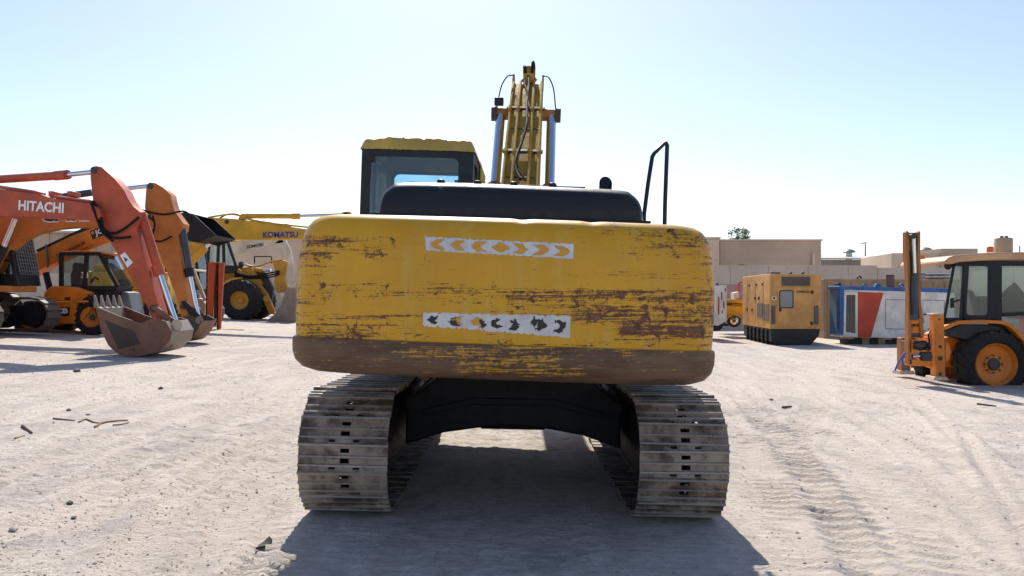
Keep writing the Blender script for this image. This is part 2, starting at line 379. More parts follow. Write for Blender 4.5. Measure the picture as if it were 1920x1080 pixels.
tri = np.array([(0, 1, 4), (1, 2, 4), (2, 3, 4), (3, 0, 4), (1, 0, 5), (2, 1, 5), (3, 2, 5), (0, 3, 5)]); ct = (tri[None]+6*np.arange(NC)[:, None, None]).reshape(-1).astype(np.int32)
cm = bpy.data.meshes.new('dirt_clods'); cm.vertices.add(len(cv)); cm.vertices.foreach_set('co', cv.ravel()); cm.loops.add(len(ct)); cm.loops.foreach_set('vertex_index', ct)
cm.polygons.add(len(ct)//3); cm.polygons.foreach_set('loop_start', np.arange(0, len(ct), 3, dtype=np.int32)); cm.update(calc_edges=True); cm.materials.append(me.materials[0])
co = bpy.data.objects.new('dirt_clods', cm); col.objects.link(co); tag(co, 'small crumbs of dried dirt strewn over the yard', 'dirt', kind='stuff')
# loose gravel over the yard (nobody could count it)
def stone_mesh(r):
    bm = bmesh.new(); bmesh.ops.create_icosphere(bm, subdivisions=1, radius=1)
    for q in bm.verts: q.co *= random.uniform(.7, 1.15)
    q = MB(); q.v = [Vector((p.co.x*r, p.co.y*r*random.uniform(.9, 1.1), p.co.z*r*.6)) for p in bm.verts]; q.f = [[w.index for w in f.verts] for f in bm.faces]; bm.free(); return q
M['stone'] = plain('stone', (.40, .355, .315), .9, 0, .35, 9, .3, .1)
M['stone_dark'] = plain('dark_stone', (.17, .15, .135), .9, 0, .3, 9, .3, .1)
shapes = [stone_mesh(1) for _ in range(6)]
V = []; Fc = []; o_ = 0
rg = random.Random(3)
for i in range(1300):
    d = 3.9+26*rg.random()**1.7; x = (rg.random()*2-1)*.72*d; r = rg.choice([.004, .005, .006, .007, .009, .013])*(1+d/30)
    if abs(x) < 1.7 and 5.2 < d < 10.2: continue
    sh = shapes[i % 6]; an = rg.random()*6.28; ca, sa = math.cos(an)*r, math.sin(an)*r; z0 = zsurf(x, d)+r*.15
    V += [(x+p.x*ca-p.y*sa, d+p.x*sa+p.y*ca, z0+p.z*r) for p in sh.v]; Fc += [(f[0]+o_, f[1]+o_, f[2]+o_) for f in sh.f]; o_ += len(sh.v)
gm = bpy.data.meshes.new('gravel'); gm.from_pydata(V, [], Fc); gm.materials.append(M['stone'])
gv = bpy.data.objects.new('gravel', gm); col.objects.link(gv); tag(gv, 'loose gravel scattered over the dirt yard', 'gravel', kind='stuff')
# ------------------------------------------------------------------ the yellow excavator seen from behind
SC = Vector((0, 7.68, 0))                         # swing centre on the ground
ex = thing('excavator', 'large yellow crawler excavator seen from behind, with scraped counterweight and chevron strips', 'excavator', SC)
MU = Matrix.Translation(SC) @ Matrix.Rotation(R(1.15), 4, 'Y')
MS = Matrix.Translation(SC+Vector((-.035, 0, 0))) @ Matrix.Rotation(R(-1.8), 4, 'Z') @ Matrix.Rotation(R(2.0), 4, 'Y')
MSi = MS.inverted()
def rrect(x0, x1, z0, z1, r, n=5):
    out = []
    for cx, cz, a0 in ((x1-r, z1-r, 0), (x0+r, z1-r, 90), (x0+r, z0+r, 180), (x1-r, z0+r, 270)):
        for k in range(n+1):
            a = R(a0+90*k/n); out.append((cx+r*math.cos(a), cz+r*math.sin(a)))
    return out
def ring(outer, inner, f, th):                    # window frame: two outlines of the same count; f maps (u,v,w)
    n = len(outer); mb = MB()
    v = [f(*p, 0) for p in outer]+[f(*p, 0) for p in inner]+[f(*p, th) for p in outer]+[f(*p, th) for p in inner]
    q = []
    for i in range(n):
        j = (i+1) % n
        q += [[i, j, n+j, n+i], [2*n+i, 3*n+i, 3*n+j, 2*n+j], [i, 2*n+i, 2*n+j, j], [n+i, n+j, 3*n+j, 3*n+i]]
    return mb.add(v, q)
# --- counterweight
KEY = [(1.10, 1.20, 2.52), (1.112, 1.29, 2.60), (1.14, 1.35, 2.67), (1.19, 1.388, 2.718), (1.25, 1.402, 2.737), (1.32, 1.404, 2.742), (1.343, 1.400, 2.737),
       (1.352, 1.385, 2.720), (1.37, 1.386, 2.722), (1.5, 1.39, 2.732), (1.7, 1.388, 2.738), (1.85, 1.380, 2.736), (1.95, 1.368, 2.730), (2.02, 1.352, 2.718),
       (2.07, 1.332, 2.702), (2.11, 1.302, 2.676), (2.135, 1.262, 2.642), (2.148, 1.21, 2.59), (2.153, 1.10, 2.48)]
kz, kw, kb = [np.array(q) for q in zip(*KEY)]
kw = kw*1.013; kz = np.where(kz > 1.85, kz+(kz-1.85)/.303*.025, kz); RC = .17
def cw_y(x, W, Yb):
    a = abs(x)-(W-RC); y = -Yb+.055*x*x
    if a > 0: y += RC-math.sqrt(max(0, RC*RC-a*a))
    return y
zl = sorted(set([float(q) for q in kz]+list(np.linspace(1.37, 2.0, 26))+list(np.linspace(1.19, 1.34, 7))))
rings = []
dent = lambda x, z: -.007*sum(math.exp(-((x-c)/.045)**2) for c in (.11, .56))*max(0, min(1, (z-2.06)/.06))
for z in zl:
    Wd, Yb = float(np.interp(z, kz, kw)), float(np.interp(z, kz, kb)); r = []
    for k in range(5): r.append((-Wd, -1.55+(-(Yb-RC-.055*Wd*Wd)+1.55)*k/5, z))
    for k in range(10):
        x = -Wd+RC*(1-math.cos(R(9*k))); r.append((x, cw_y(x, Wd, Yb), z))
    for k in range(101):
        x = (-1+2*k/100)*(Wd-RC); r.append((x, cw_y(x, Wd, Yb), z+dent(x, z)))
    for k in range(9, -1, -1):
        x = Wd-RC*(1-math.cos(R(9*k))); r.append((x, cw_y(x, Wd, Yb), z))
    for k in range(4, -1, -1): r.append((Wd, -1.55+(-(Yb-RC-.055*Wd*Wd)+1.55)*k/5, z))
    rings.append(r)
mb = MB().loft(rings).xf(MS)
# where the paint is scraped: (x0, x1, y0, y1, amount) as seen on the photo
WEAR = [(556, 645, 444, 460, .95), (640, 740, 450, 466, .6), (690, 716, 470, 482, .75), (560, 614, 476, 500, .75), (556, 600, 505, 530, .45),
        (572, 690, 530, 556, .66), (690, 770, 538, 556, .62), (770, 960, 540, 558, .62), (960, 1337, 545, 562, .95), (800, 960, 562, 586, .38), (960, 1100, 566, 590, .62),
        (1080, 1337, 574, 604, 1.0), (1190, 1337, 588, 640, .72), (1160, 1337, 600, 648, .62), (576, 700, 590, 614, .74), (580, 690, 612, 640, .85), (690, 800, 590, 644, .6),
        (556, 572, 540, 640, .7), (1318, 1340, 430, 645, .5), (1140, 1330, 420, 446, .68), (1210, 1335, 440, 464, .78), (1180, 1320, 462, 482, .6), (1075, 1140, 420, 432, .45),
        (1060, 1337, 510, 524, .45), (560, 1337, 405, 640, .03), (1172, 1216, 614, 628, 1.3), (1218, 1246, 612, 630, 1.25), (1258, 1312, 615, 628, 1.3), (556, 1337, 640, 652, .5), (553, 600, 560, 640, .55), (768, 802, 470, 492, .42)]
YEL = [(770, 860, 655, 672, .75), (860, 1040, 652, 700, 1.0), (800, 900, 672, 700, .6), (1090, 1180, 655, 690, .35), (700, 790, 650, 662, .45), (1040, 1090, 660, 700, .6), (1160, 1175, 655, 672, .9), (640, 700, 652, 660, .4), (560, 1330, 650, 658, .42), (600, 1300, 660, 705, .22)]
def region(px, py, L, s=9.):
    best = 0.
    for x0, x1, y0, y1, am in L:
        dx = max(x0-px, px-x1, 0)/(s*2.2); dy = max(y0-py, py-y1, 0)/(s*.7)
        best = max(best, am*math.exp(-dx*dx-dy*dy))
    return best
wear = []; band = []; yel = []
for p in mb.v:
    px, py = CX+F*p.x/p.y, HY-F*(p.z-CH)/p.y; q = MSi @ p
    wear.append(region(px, py, WEAR)); yel.append(region(px, py, YEL)); band.append(1. if q.z < 1.349 else 0.)
t = NT('scraped_yellow_paint'); w = t.attr('wear'); bnd = t.attr('band'); yl = t.attr('yellow_left')
v = t.coord('Object'); vx = t.coord('Object', (1.1, 1.1, 34)); vx2 = t.coord('Object', (4., 4., 95), (3, 1, 7))
s1 = t.noise(vx, 1.6, 9, .72, .25); s2 = t.noise(vx2, 1.8, 7, .7, .3); s3 = t.noise(v, 26, 9, .75, .9)
s = t.math('ADD', t.math('MULTIPLY', s1, .42), t.math('ADD', t.math('MULTIPLY', s2, .32), t.math('MULTIPLY', s3, .26)))
th = t.math('SUBTRACT', .597, t.math('MULTIPLY', w, .102))
sm = t.ramp(s, th, t.math('ADD', th, .012))
n1 = t.noise(v, 1.1, 6, .6); n2 = t.noise(v, 9, 7, .65)
yellow = t.mix(t.ramp(n1, .3, .72), (.56, .275, .007), (.66, .345, .010))
yellow = t.mix(t.ramp(n2, .5, .8, 0, .25), yellow, (.46, .24, .02))
vstr = t.coord('Object', (2, 2, 30), (5, 5, 5))
yellow = t.mix(t.ramp(t.noise(vstr, 2., 8, .7), .56, .75, 0, .4), yellow, (.42, .21, .015))
brown = t.mix(t.ramp(t.noise(v, 20, 8, .7), .3, .7), (.075, .026, .012), (.19, .072, .032))
brown = t.mix(t.ramp(s2, .5, .68, 0, .45), brown, (.16, .11, .085))
bandc = t.mix(t.ramp(t.noise(t.coord('Object', (1, 1, 5)), 2.4, 8, .65), .3, .7), (.085, .045, .026), (.17, .098, .058))
bandc = t.mix(t.ramp(s2, .52, .7, 0, .5), bandc, (.20, .15, .12))
yth = t.math('SUBTRACT', .582, t.math('MULTIPLY', yl, .08))
ym = t.ramp(s, yth, t.math('ADD', yth, .025))
bandc = t.mix(ym, bandc, (.56, .30, .03))
nc = t.noise(v, 11, 10, .78, 1.2); cth = t.math('SUBTRACT', .66, t.math('MULTIPLY', w, .13)); chips = t.ramp(nc, cth, t.math('ADD', cth, .015))
sm = t.math('MAXIMUM', sm, chips)
vd = t.coord('Object', (9, 9, .9)); yellow = t.mix(t.ramp(t.noise(vd, 1.3, 7, .65), .48, .72, 0, .28), yellow, (.62, .43, .14))
c = t.mix(sm, yellow, brown)
c = t.mix(bnd, c, bandc)
hgt = t.math('SUBTRACT', t.math('MULTIPLY', t.noise(v, 1.6, 3, .5), 3.), t.math('MULTIPLY', sm, .12))
t.bsdf(c, t.ramp(t.math('MAXIMUM', sm, bnd), 0, 1, .40, .62), 0, t.bump(hgt, .35, .012), .4)
cw = mb.build('counterweight', t.m, ex, smooth=50, label='scraped yellow counterweight with worn brown lower edge')
for nm, data in (('wear', wear), ('band', band), ('yellow_left', yel)):
    cw.data.attributes.new(nm, 'FLOAT', 'POINT').data.foreach_set('value', data)
def surf(px, py, off=.003):                       # point of the rear face under a pixel
    d = 4.95
    for _ in range(14):
        p = P(px, py, d); q = MSi @ p
        y = cw_y(q.x, float(np.interp(q.z, kz, kw)), float(np.interp(q.z, kz, kb)))
        d += (MS @ Vector((q.x, y, q.z))).y-d
    return P(px, py, d-off)
def bil(cn, s, t_):
    a = Vector(cn[0]).lerp(Vector(cn[1]), s); b = Vector(cn[3]).lerp(Vector(cn[2]), s); return a.lerp(b, t_)
def strip(cn, jag, seed):
    rg = random.Random(seed); n = 70; top = []; bot = []
    for i in range(n+1):
        s = i/n; a = bil(cn, s, 0); b = bil(cn, s, 1)
        ja = rg.random()**3*jag; jb = rg.random()**3*jag
        top.append((a.x, a.y+ja)); bot.append((b.x, b.y-jb))
    v = []; 
    for a, b in zip(top, bot):
        for k in range(4): v.append(surf(a[0]+(b[0]-a[0])*k/3, a[1]+(b[1]-a[1])*k/3))
    f = [[i*4+k, i*4+k+1, i*4+k+5, i*4+k+4] for i in range(n) for k in range(3)]
    return MB().add(v, f).build('reflective_strip', M['tape'], cw, smooth=60)
t = NT('worn_reflective_tape'); v = t.coord(); nn = t.noise(v, 30, 8, .7); n5 = t.noise(v, 7, 6, .6)
c = t.mix(t.ramp(n5, .3, .7), (.50, .49, .50), (.66, .65, .64)); c = t.mix(t.ramp(nn, .63, .68), c, (.30, .19, .07)); t.bsdf(c, .45, 0, t.bump(nn, .1, .002)); M['tape'] = t.m
M['chev_orange'] = plain('orange_chevron', (.62, .30, .035), .45, 0, .15, 20)
M['chev_black'] = plain('black_chevron', (.02, .018, .02), .4, 0, .3, 20)
U = [(797, 443), (1076, 457), (1075, 486), (798, 470)]; L = [(793, 585), (1070, 591), (1069, 634), (793, 612)]
strip(U, 3., 1); strip(L, 4., 2)
def patch(poly, cn, mat, jit=0., seed=0, name='chevron'):
    rg = random.Random(seed); q = []
    for i in range(len(poly)):
        a, b = Vector(poly[i]), Vector(poly[(i+1) % len(poly)])
        for k in range(4):
            p = a.lerp(b, k/4)+Vector((rg.uniform(-1, 1)*jit*.03, rg.uniform(-1, 1)*jit*.2)); q.append(p)
    v = [surf(*bil(cn, p.x, p.y)[:2], .0055) for p in q]
    MB().add(v, [list(range(len(v)))]).build(name, mat, cw, smooth=0)
def chev(x0, x1, px0, pxw, dirn):
    a, b = (x0-px0)/pxw, (x1-px0)/pxw; w = (b-a)*.42
    if dirn == 0: return [(a, .5), ((a+b)/2, .14), (b, .5), ((a+b)/2, .88)]
    if dirn > 0: return [(a, .16), (b-w, .16), (b, .5), (b-w, .86), (a, .86), (a+w, .5)]
    return [(b, .16), (a+w, .16), (a, .5), (a+w, .86), (b, .86), (b-w, .5)]
for k, (x0, x1, dr) in enumerate([(804, 834, -1), (843, 872, -1), (881, 912, -1), (921, 956, 0), (960, 991, 1), (998, 1032, 1), (1037, 1071, 1)]):
    patch(chev(x0, x1, 797, 279, dr), U, M['chev_orange'], .25, k)
for k, (x0, x1, dr, mt, y) in enumerate([(800, 822, -1, 'chev_black', 0), (840, 862, -1, 'chev_black', 0), (850, 868, -1, 'chev_orange', 0), (882, 905, -1, 'chev_orange', 0), (898, 912, 1, 'chev_black', .2), (918, 942, -1, 'chev_black', 0),
                                        (956, 976, 1, 'chev_black', .1), (1001, 1025, 1, 'chev_black', 0), (1040, 1064, 1, 'chev_black', 0), (996, 1004, 0, 'chev_black', -.3)]):
    pl = chev(x0, x1, 793, 277, dr); pl = [(p[0], .5+(p[1]-.5)*.72+y*.5) for p in pl]
    patch(pl, L, M[mt], .45, 50+k)
# --- machine house
h = MB().box(-1.33, 1.33, -1.6, 1.9, 1.12, 1.26).xf(MS).build('platform', M['dusty_black'], ex, .02)
MB().box(-1.33, -.44, -1.545, -.72, 1.265, 2.08).xf(MS).build('side_box', M['yellow'], ex, .03)
MB().box(.46, 1.33, -1.545, .2, 1.265, 2.08).xf(MS).build('side_box', M['yellow'], ex, .03)
MB().box(.5, 1.33, .21, 1.85, 1.265, 1.85).xf(MS).build('fuel_tank', M['yellow'], ex, .04)
MB().box(-.95, .97, -2.02, -.86, 1.6, 2.24).xf(MS).build('engine_bay', M['dusty_black'], ex, .01)
def hood_ring(y, k, dz):                          # outline of the bonnet seen from behind
    pts = [(-.985, 2.245), (-.98, 2.31), (-.955, 2.40), (-.90, 2.462), (-.80, 2.492), (-.3, 2.50), (.3, 2.495), (.80, 2.485), (.905, 2.455), (.965, 2.39), (.99, 2.30), (.995, 2.245)]
    pts = [Vector((p[0]*k, y, 2.245+(p[1]-2.245)*dz)) for p in pts]
    q = smooth_path(pts, 4); return [MS @ p for p in q]
hd = MB().loft([hood_ring(-2.02, .965, .60), hood_ring(-2.0, .978, .78), hood_ring(-1.95, .99, .93), hood_ring(-1.86, 1, 1), hood_ring(-1.1, 1, 1), hood_ring(-.98, .99, .95), hood_ring(-.9, .97, .7)]).build('engine_hood', M['black'], ex, smooth=45)
MB().box(-1.02, 1.03, -2.05, -.88, 2.225, 2.243).xf(MS).build('hood_flange', M['black'], hd, .006)
MB().box(-.78, .56, -1.83, -1.15, 2.488, 2.508).xf(MS).build('hood_lid', M['black'], hd, .008)
for px in (828, 897, 965, 1037):
    x = (px-960)*5.85/F
    MB().box(x-.028, x+.028, -1.87, -1.2, 2.49, 2.526).xf(MS).build('hood_rib', M['black'], hd, .012)
# exhaust pipe with slanted mouth
rgs = []
for k in range(9):
    z = 2.40+.05*k/8; rgs.append([MS @ Vector((.745+.052*math.cos(2*math.pi*i/20), -1.42+.052*math.sin(2*math.pi*i/20), z)) for i in range(20)])
rgs.append([MS @ Vector((.745+.052*math.cos(2*math.pi*i/20), -1.42+.052*math.sin(2*math.pi*i/20), 2.60+.062*math.sin(2*math.pi*i/20))) for i in range(20)])
rgs.append([MS @ Vector((.745+.046*math.cos(2*math.pi*i/20), -1.42+.046*math.sin(2*math.pi*i/20), 2.60+.055*math.sin(2*math.pi*i/20))) for i in range(20)])
rgs.append([MS @ Vector((.745+.046*math.cos(2*math.pi*i/20), -1.42+.046*math.sin(2*math.pi*i/20), 2.46)) for i in range(20)])
MB().loft(rgs).build('exhaust_pipe', M['black'], ex, smooth=45)
# handrail
hr = [P(1207, 428, 6.75), P(1208, 400, 6.75), P(1215, 345, 6.8), P(1223, 294, 6.85), P(1227, 287, 6.86), P(1244, 270, 6.95), P(1249, 268, 6.97), P(1251, 272, 6.98), P(1250, 300, 6.98), P(1247, 380, 6.95), P(1246, 430, 6.95)]
MB().tube(hr, .019, 10).build('handrail', M['black'], ex)
# --- cab
CX0, CX1, CY0, CY1, CZ0, CZ1 = -1.42, -.395, -.66, .66, 1.28, 2.975
cabm = MB()
T_ = .035
rear = ring(rrect(CX0, CX1, CZ0, CZ1, .03), rrect(CX0+.085, CX1-.135, CZ0+.62, CZ1-.075, .055), lambda u, v_, w_: MS @ Vector((u, CY0+w_, v_)), T_)
cab = rear.build('cab', M['black'], ex, .004)
def side_ring(x, sgn, nm):
    r1 = ring(rrect(CY0+T_, -.12, CZ0, CZ1, .02), rrect(CY0+T_+.07, -.17, 1.95, CZ1-.09, .06), lambda u, v_, w_: MS @ Vector((x+w_*sgn, u, v_)), T_)
    r2 = ring(rrect(-.119, CY1-T_, CZ0, CZ1, .02), rrect(-.06, CY1-T_-.08, 1.75, CZ1-.09, .06), lambda u, v_, w_: MS @ Vector((x+w_*sgn, u, v_)), T_)
    r1.add(r2.v, r2.f); r1.build(nm, M['black'], cab, .004)
side_ring(CX0, 1, 'door_side_frame'); side_ring(CX1, -1, 'boom_side_frame')
ring(rrect(CX0, CX1, CZ0, CZ1, .03), rrect(CX0+.06, CX1-.06, 1.7, CZ1-.035, .06), lambda u, v_, w_: MS @ Vector((u, CY1-T_+w_, v_)), T_).build('front_frame', M['black'], cab, .004)
MB().box(CX0+.08, CX1-.13, CY0+.012, CY0+.018, CZ0+.6, CZ1-.07).xf(MS).build('rear_window', M['glass_blue'], cab)
for x in (CX0+.015, CX1-.02):
    MB().box(x, x+.005, CY0+.1, -.14, 1.9, CZ1-.07).xf(MS).build('side_window', M['glass_blue'], cab)
    MB().box(x, x+.005, -.1, CY1-.1, 1.7, CZ1-.07).xf(MS).build('side_window', M['glass_blue'], cab)
MB().box(CX0+.06, CX1-.06, CY1-.02, CY1-.014, 1.66, CZ1-.03).xf(MS).build('windscreen', M['glass_blue'], cab)
MB().box(CX0+.04, CX1-.04, CY0+.04, CY1-.04, CZ0, CZ0+.05).xf(MS).build('cab_floor', M['dusty_black'], cab)
MB().box(-1.15, -.65, -.35, .15, 1.5, 1.75).box(-1.13, -.67, -.42, -.3, 1.75, 2.3).xf(MS).build('seat', M['seat'], cab, .05)
MB().box(-1.3, -.5, .4, .6, 1.4, 1.7).xf(MS).build('console', M['dusty_black'], cab, .03)
MB().box(CX1-.30, CX1-.10, .52, .58, 2.82, 2.88).xf(MS).build('monitor', M['dusty_black'], cab, .01)
MB().cyl((-.9, .3, 1.6), (-.86, .25, 2.05), .012).xf(MS).build('control_lever', M['black'], cab)
MB().cyl(P(695, 296, 7.0), P(712, 305, 7.4), .02).build('wiper', M['black'], cab)
# roof skin of crinkled sheet
n_u, n_v = 70, 50; vt = []; fa = []
rg = random.Random(5)
def wr(u, v_): return .034*vn(u*9, v_*6, 3)+.022*vn(u*23+v_*7, v_*17, 4)+.030*abs(vn(u*13-v_*9, v_*8, 8))
def vn(x, y, sd_): return float(vnoise(np.array([x]), np.array([y]), sd_)[0])
for j in range(n_v+1):
    for i in range(n_u+1):
        u = i/n_u; v_ = j/n_v; eu = min(u, 1-u)*1.04; ev = min(v_, 1-v_)*1.78
        x = CX0-.012+(CX1-CX0+.024)*u; y = CY0-.014+(CY1-CY0+.028)*v_
        e_ = min(eu, ev); drop = .105*max(0, 1-e_/.055)**1.6
        z = CZ1+.085-drop+.02*math.sin(math.pi*u)+wr(u*1.0, v_*1.7)*min(1, e_/.02+.25)
        ins = .02*max(0, 1-e_/.02)
        vt.append((x, y, z))
n1_ = n_u+1
fa = [[j*n1_+i, j*n1_+i+1, (j+1)*n1_+i+1, (j+1)*n1_+i] for j in range(n_v) for i in range(n_u)]
bd = [i for i in range(n1_)]+[j*n1_+n_u for j in range(1, n_v+1)]+[n_v*n1_+i for i in range(n_u-1, -1, -1)]+[j*n1_ for j in range(n_v-1, 0, -1)]
nb_ = len(vt); vt += [(vt[k][0], vt[k][1], CZ1-.012+random.uniform(-.003, .003)) for k in bd]
m_ = len(bd)
fa += [[bd[k], bd[(k+1) % m_], nb_+(k+1) % m_, nb_+k] for k in range(m_)]
MB().add(vt, fa).xf(MS).build('cab_roof', M['roofyellow'], cab, smooth=50, label='crinkled faded yellow cab roof skin')
# rusty edge strip down the boom side of the cab
MB().box(CX1+.003, CX1+.022, .05, .64, 2.05, 2.95).xf(MS).build('side_trim', M['roofyellow'], cab, .005)
# --- boom, arm, bucket
BW = .215
prof = [(-.02, 2.05), (.35, 2.45), (1.3, 3.27), (2.5, 4.27), (3.0, 4.60), (3.35, 4.70), (4.0, 4.68), (6.3, 4.12), (6.5, 3.95), (6.4, 3.72), (6.1, 3.66), (4.1, 4.02), (3.5, 3.95), (2.6, 3.35), (1.4, 2.35), (.55, 1.78), (.2, 1.68), (-.05, 1.82)]
boom = MB().prism([(-BW, y, z) for y, z in prof], (2*BW, 0, 0)).xf(MS).build('boom', M['boomyellow'], ex, .012)
tp = [Vector((0, y, z)) for y, z in prof[:8]]
def along(off, y0, y1, n=16):                    # path riding on the top plate
    out = []
    for k in range(n+1):
        y = y0+(y1-y0)*k/n; z = float(np.interp(y, [p.y for p in tp], [p.z for p in tp])); out.append((y-off*.64, z+off*.77))
    return out
for x, r, ytop in ((-.198, .017, 3.05), (-.098, .019, 3.0), (.085, .019, 3.0), (.188, .017, 3.05)):
    pts = [(x, y, z) for y, z in along(.035, .55, ytop)]
    if abs(x) < .15: pts += [(x*.9+.03, ytop+.06, pts[-1][2]+.05), (x*.35+.03, ytop+.12, pts[-1][2]+.12), (x*.3+.03, ytop+.3, pts[-1][2]+.14)]
    MB().tube(pts, r, 10).xf(MS).build('pipe', M['boomyellow'], boom)
hp = [(.0, 3.05, 4.68), (.015, 2.75, 4.46), (.01, 2.2, 4.08), (.03, 1.75, 3.73), (-.01, 1.45, 3.46), (-.06, 1.15, 3.23), (-.06, .95, 3.05), (.0, .75, 2.9)]
MB().tube([MS @ p for p in smooth_path([Vector(q)+Vector((0, -.03, .04)) for q in hp], 5)], .017, 10).build('hose', M['hose'], boom)
hp2 = [(-.05, 2.95, 4.63), (-.03, 2.7, 4.46), (.0, 2.55, 4.36), (.015, 2.3, 4.17)]
MB().tube([MS @ p for p in smooth_path([Vector(q)+Vector((0, -.02, .03)) for q in hp2], 5)], .011, 8).build('hose', M['hose'], boom)
hp3 = [(-.02, 1.3, 3.36), (-.06, 1.1, 3.17), (-.02, .92, 3.02), (.06, .8, 2.9)]
MB().tube([MS @ p for p in smooth_path([Vector(q)+Vector((0, -.025, .035)) for q in hp3], 5)], .010, 8).build('hose', M['hose'], boom)
for y, wd in ((2.22, .245), (1.37, .235)):
    z = float(np.interp(y, [p.y for p in tp], [p.z for p in tp]))
    MB().bar((-wd, y-.02, z+.03), (wd, y-.02, z+.03), .05, .035, (0, -.64, .77)).xf(MS).build('pipe_clamp', M['darksteel'], boom, .006)
    for x in (-.198, -.098, .085, .188):
        MB().cyl((x, y-.05, z+.008), (x, y+.00, z+.052), .03, n=8).xf(MS).build('clamp_cap', M['boomyellow'], boom)
for y in (1.85, .98):
    z = float(np.interp(y, [p.y for p in tp], [p.z for p in tp]))
    MB().bar((-.17, y, z+.004), (.17, y, z+.004), .012, .012, (0, -.64, .77)).xf(MS).build('weld_seam', M['darksteel'], boom)
for x in (-.205, .205):                          # ears that carry the arm cylinder
    MB().prism([(x-.014, 2.85, 4.46), (x-.014, 3.0, 4.66), (x-.014, 3.12, 4.77), (x-.014, 3.25, 4.77), (x-.014, 3.5, 4.66)], (.028, 0, 0)).xf(MS).build('cylinder_ear', M['boomyellow'], boom, .004)
MB().box(-.07, .09, 3.0, 3.15, 4.62, 4.76).xf(MS).build('pipe_block', M['boomyellow'], boom, .03)
MB().tube([MS @ p for p in smooth_path([Vector((-.03, 3.05, 4.74)), Vector((-.055, 3.05, 4.83)), Vector((-.06, 3.2, 4.90)), Vector((-.04, 3.5, 4.93)), Vector((-.05, 4.2, 4.8))], 6)], .022, 8).build('hose', M['hose'], boom)
MB().tube([MS @ p for p in smooth_path([Vector((.05, 3.05, 4.74)), Vector((.055, 3.05, 4.86)), Vector((.06, 3.15, 4.95)), Vector((.07, 3.5, 4.96)), Vector((.06, 4.2, 4.8))], 6)], .022, 8).build('hose', M['hose'], boom)
for s_ in (-1, 1):
    MB().tube([MS @ p for p in smooth_path([Vector((s_*.2, 2.95, 4.70)), Vector((s_*.28, 2.8, 4.64)), Vector((s_*.35, 2.65, 4.45)), Vector((s_*.385, 2.5, 4.15))], 6)], .009, 8).build('hose', M['hose'], boom)
MB().cyl((-.44, 2.5, 4.06), (.44, 2.5, 4.06), .078, n=18).xf(MS).build('cylinder_pin', M['rust'], boom)
for s_ in (-1, 1):
    MB().cyl((s_*.385, 2.5, 4.06), (s_*.455, 2.5, 4.06), .095, n=18).xf(MS).build('pin_boss', M['darksteel'], boom)
MB().box(-.42, -.30, 2.42, 2.5, 4.16, 4.26).xf(MS).build('work_lamp', M['black'], boom, .012)
for s_ in (-1, 1):
    cyl = MB().cyl((s_*.335, .95, 1.5), (s_*.335, 1.72, 2.93), .085, n=18).xf(MS).build('lift_cylinder', M['boomyellow'], ex)
    MB().cyl((s_*.335, 1.70, 2.90), (s_*.335, 1.76, 3.00), .104, n=18).xf(MS).build('gland', M['rust'], cyl)
    MB().cyl((s_*.335, 1.7, 2.9), (s_*.335, 2.5, 4.06), .062, n=20).xf(MS).build('rod', M['chrome'], cyl)
ac = MB().cyl((0, 3.3, 4.86), (0, 5.3, 4.78), .085).xf(MS).build('arm_cylinder', M['boomyellow'], ex)
MB().cyl((0, 5.2, 4.785), (0, 6.75, 4.72), .05).xf(MS).build('rod', M['chrome'], ac)
MB().prism([(-.17, 6.6, 4.85), (-.17, 6.95, 4.72), (-.17, 7.0, 4.0), (-.17, 6.35, 1.75), (-.17, 6.05, 1.7), (-.17, 6.1, 3.6)], (.34, 0, 0)).xf(MS).build('arm', M['boomyellow'], ex, .012)
bk = MB()
bp = [(6.1, 1.75), (6.5, 1.55), (6.6, 1.1), (6.45, .6), (6.0, .22), (5.4, .12), (5.15, .3)]
for x in (-.58, .55): bk.prism([(x, y, z) for y, z in bp+[(5.75, 1.2)]], (.03, 0, 0))
bk.loft([[(x, y, z) for x, y, z in ((-.56, a, b), (.56, a, b), (.56, a*.994, b+.02), (-.56, a*.994, b+.02))] for a, b in bp])
bko = bk.xf(MS).build('bucket', M['bucket'], ex)
for k in range(5):
    x = -.5+.25*k; MB().loft([[(x-.04, 5.2, .24), (x+.04, 5.2, .24), (x+.04, 5.16, .36), (x-.04, 5.16, .36)], [(x-.02, 4.92, .36), (x+.02, 4.92, .36), (x+.02, 4.91, .39), (x-.02, 4.91, .39)]]).xf(MS).build('tooth', M['bucket_in'], bko)
# --- undercarriage
cbp = [(-.93, .36), (-.6, .47), (-.25, .525), (0, .535), (.25, .525), (.6, .47), (.93, .36), (.93, .74), (.62, .98), (-.62, .98), (-.93, .74)]
cb = MB().prism([(x, -1.0, z) for x, z in cbp], (0, 2.0, 0)).xf(MU).build('carbody', M['under'], ex, .02)
MB().lathe((0, 0, .96), (0, 0, 1), [(.0, 0), (.66, 0), (.66, .09), (.6, .11), (.6, .17), (0, .17)], 40).xf(MU).build('swing_bearing', M['under'], cb)
MB().box(-.3, .3, -.6, .6, .44, .50).xf(MU).build('belly_plate', M['under'], cb, .02)
MB().prism([(-.78, -1.02, .62), (-.35, -1.02, .72), (.35, -1.02, .72), (.78, -1.02, .62), (.78, -1.02, .67), (.35, -1.02, .78), (-.35, -1.02, .78), (-.78, -1.02, .67)], (0, .05, 0)).xf(MU).build('stiffener', M['under'], cb, .008)
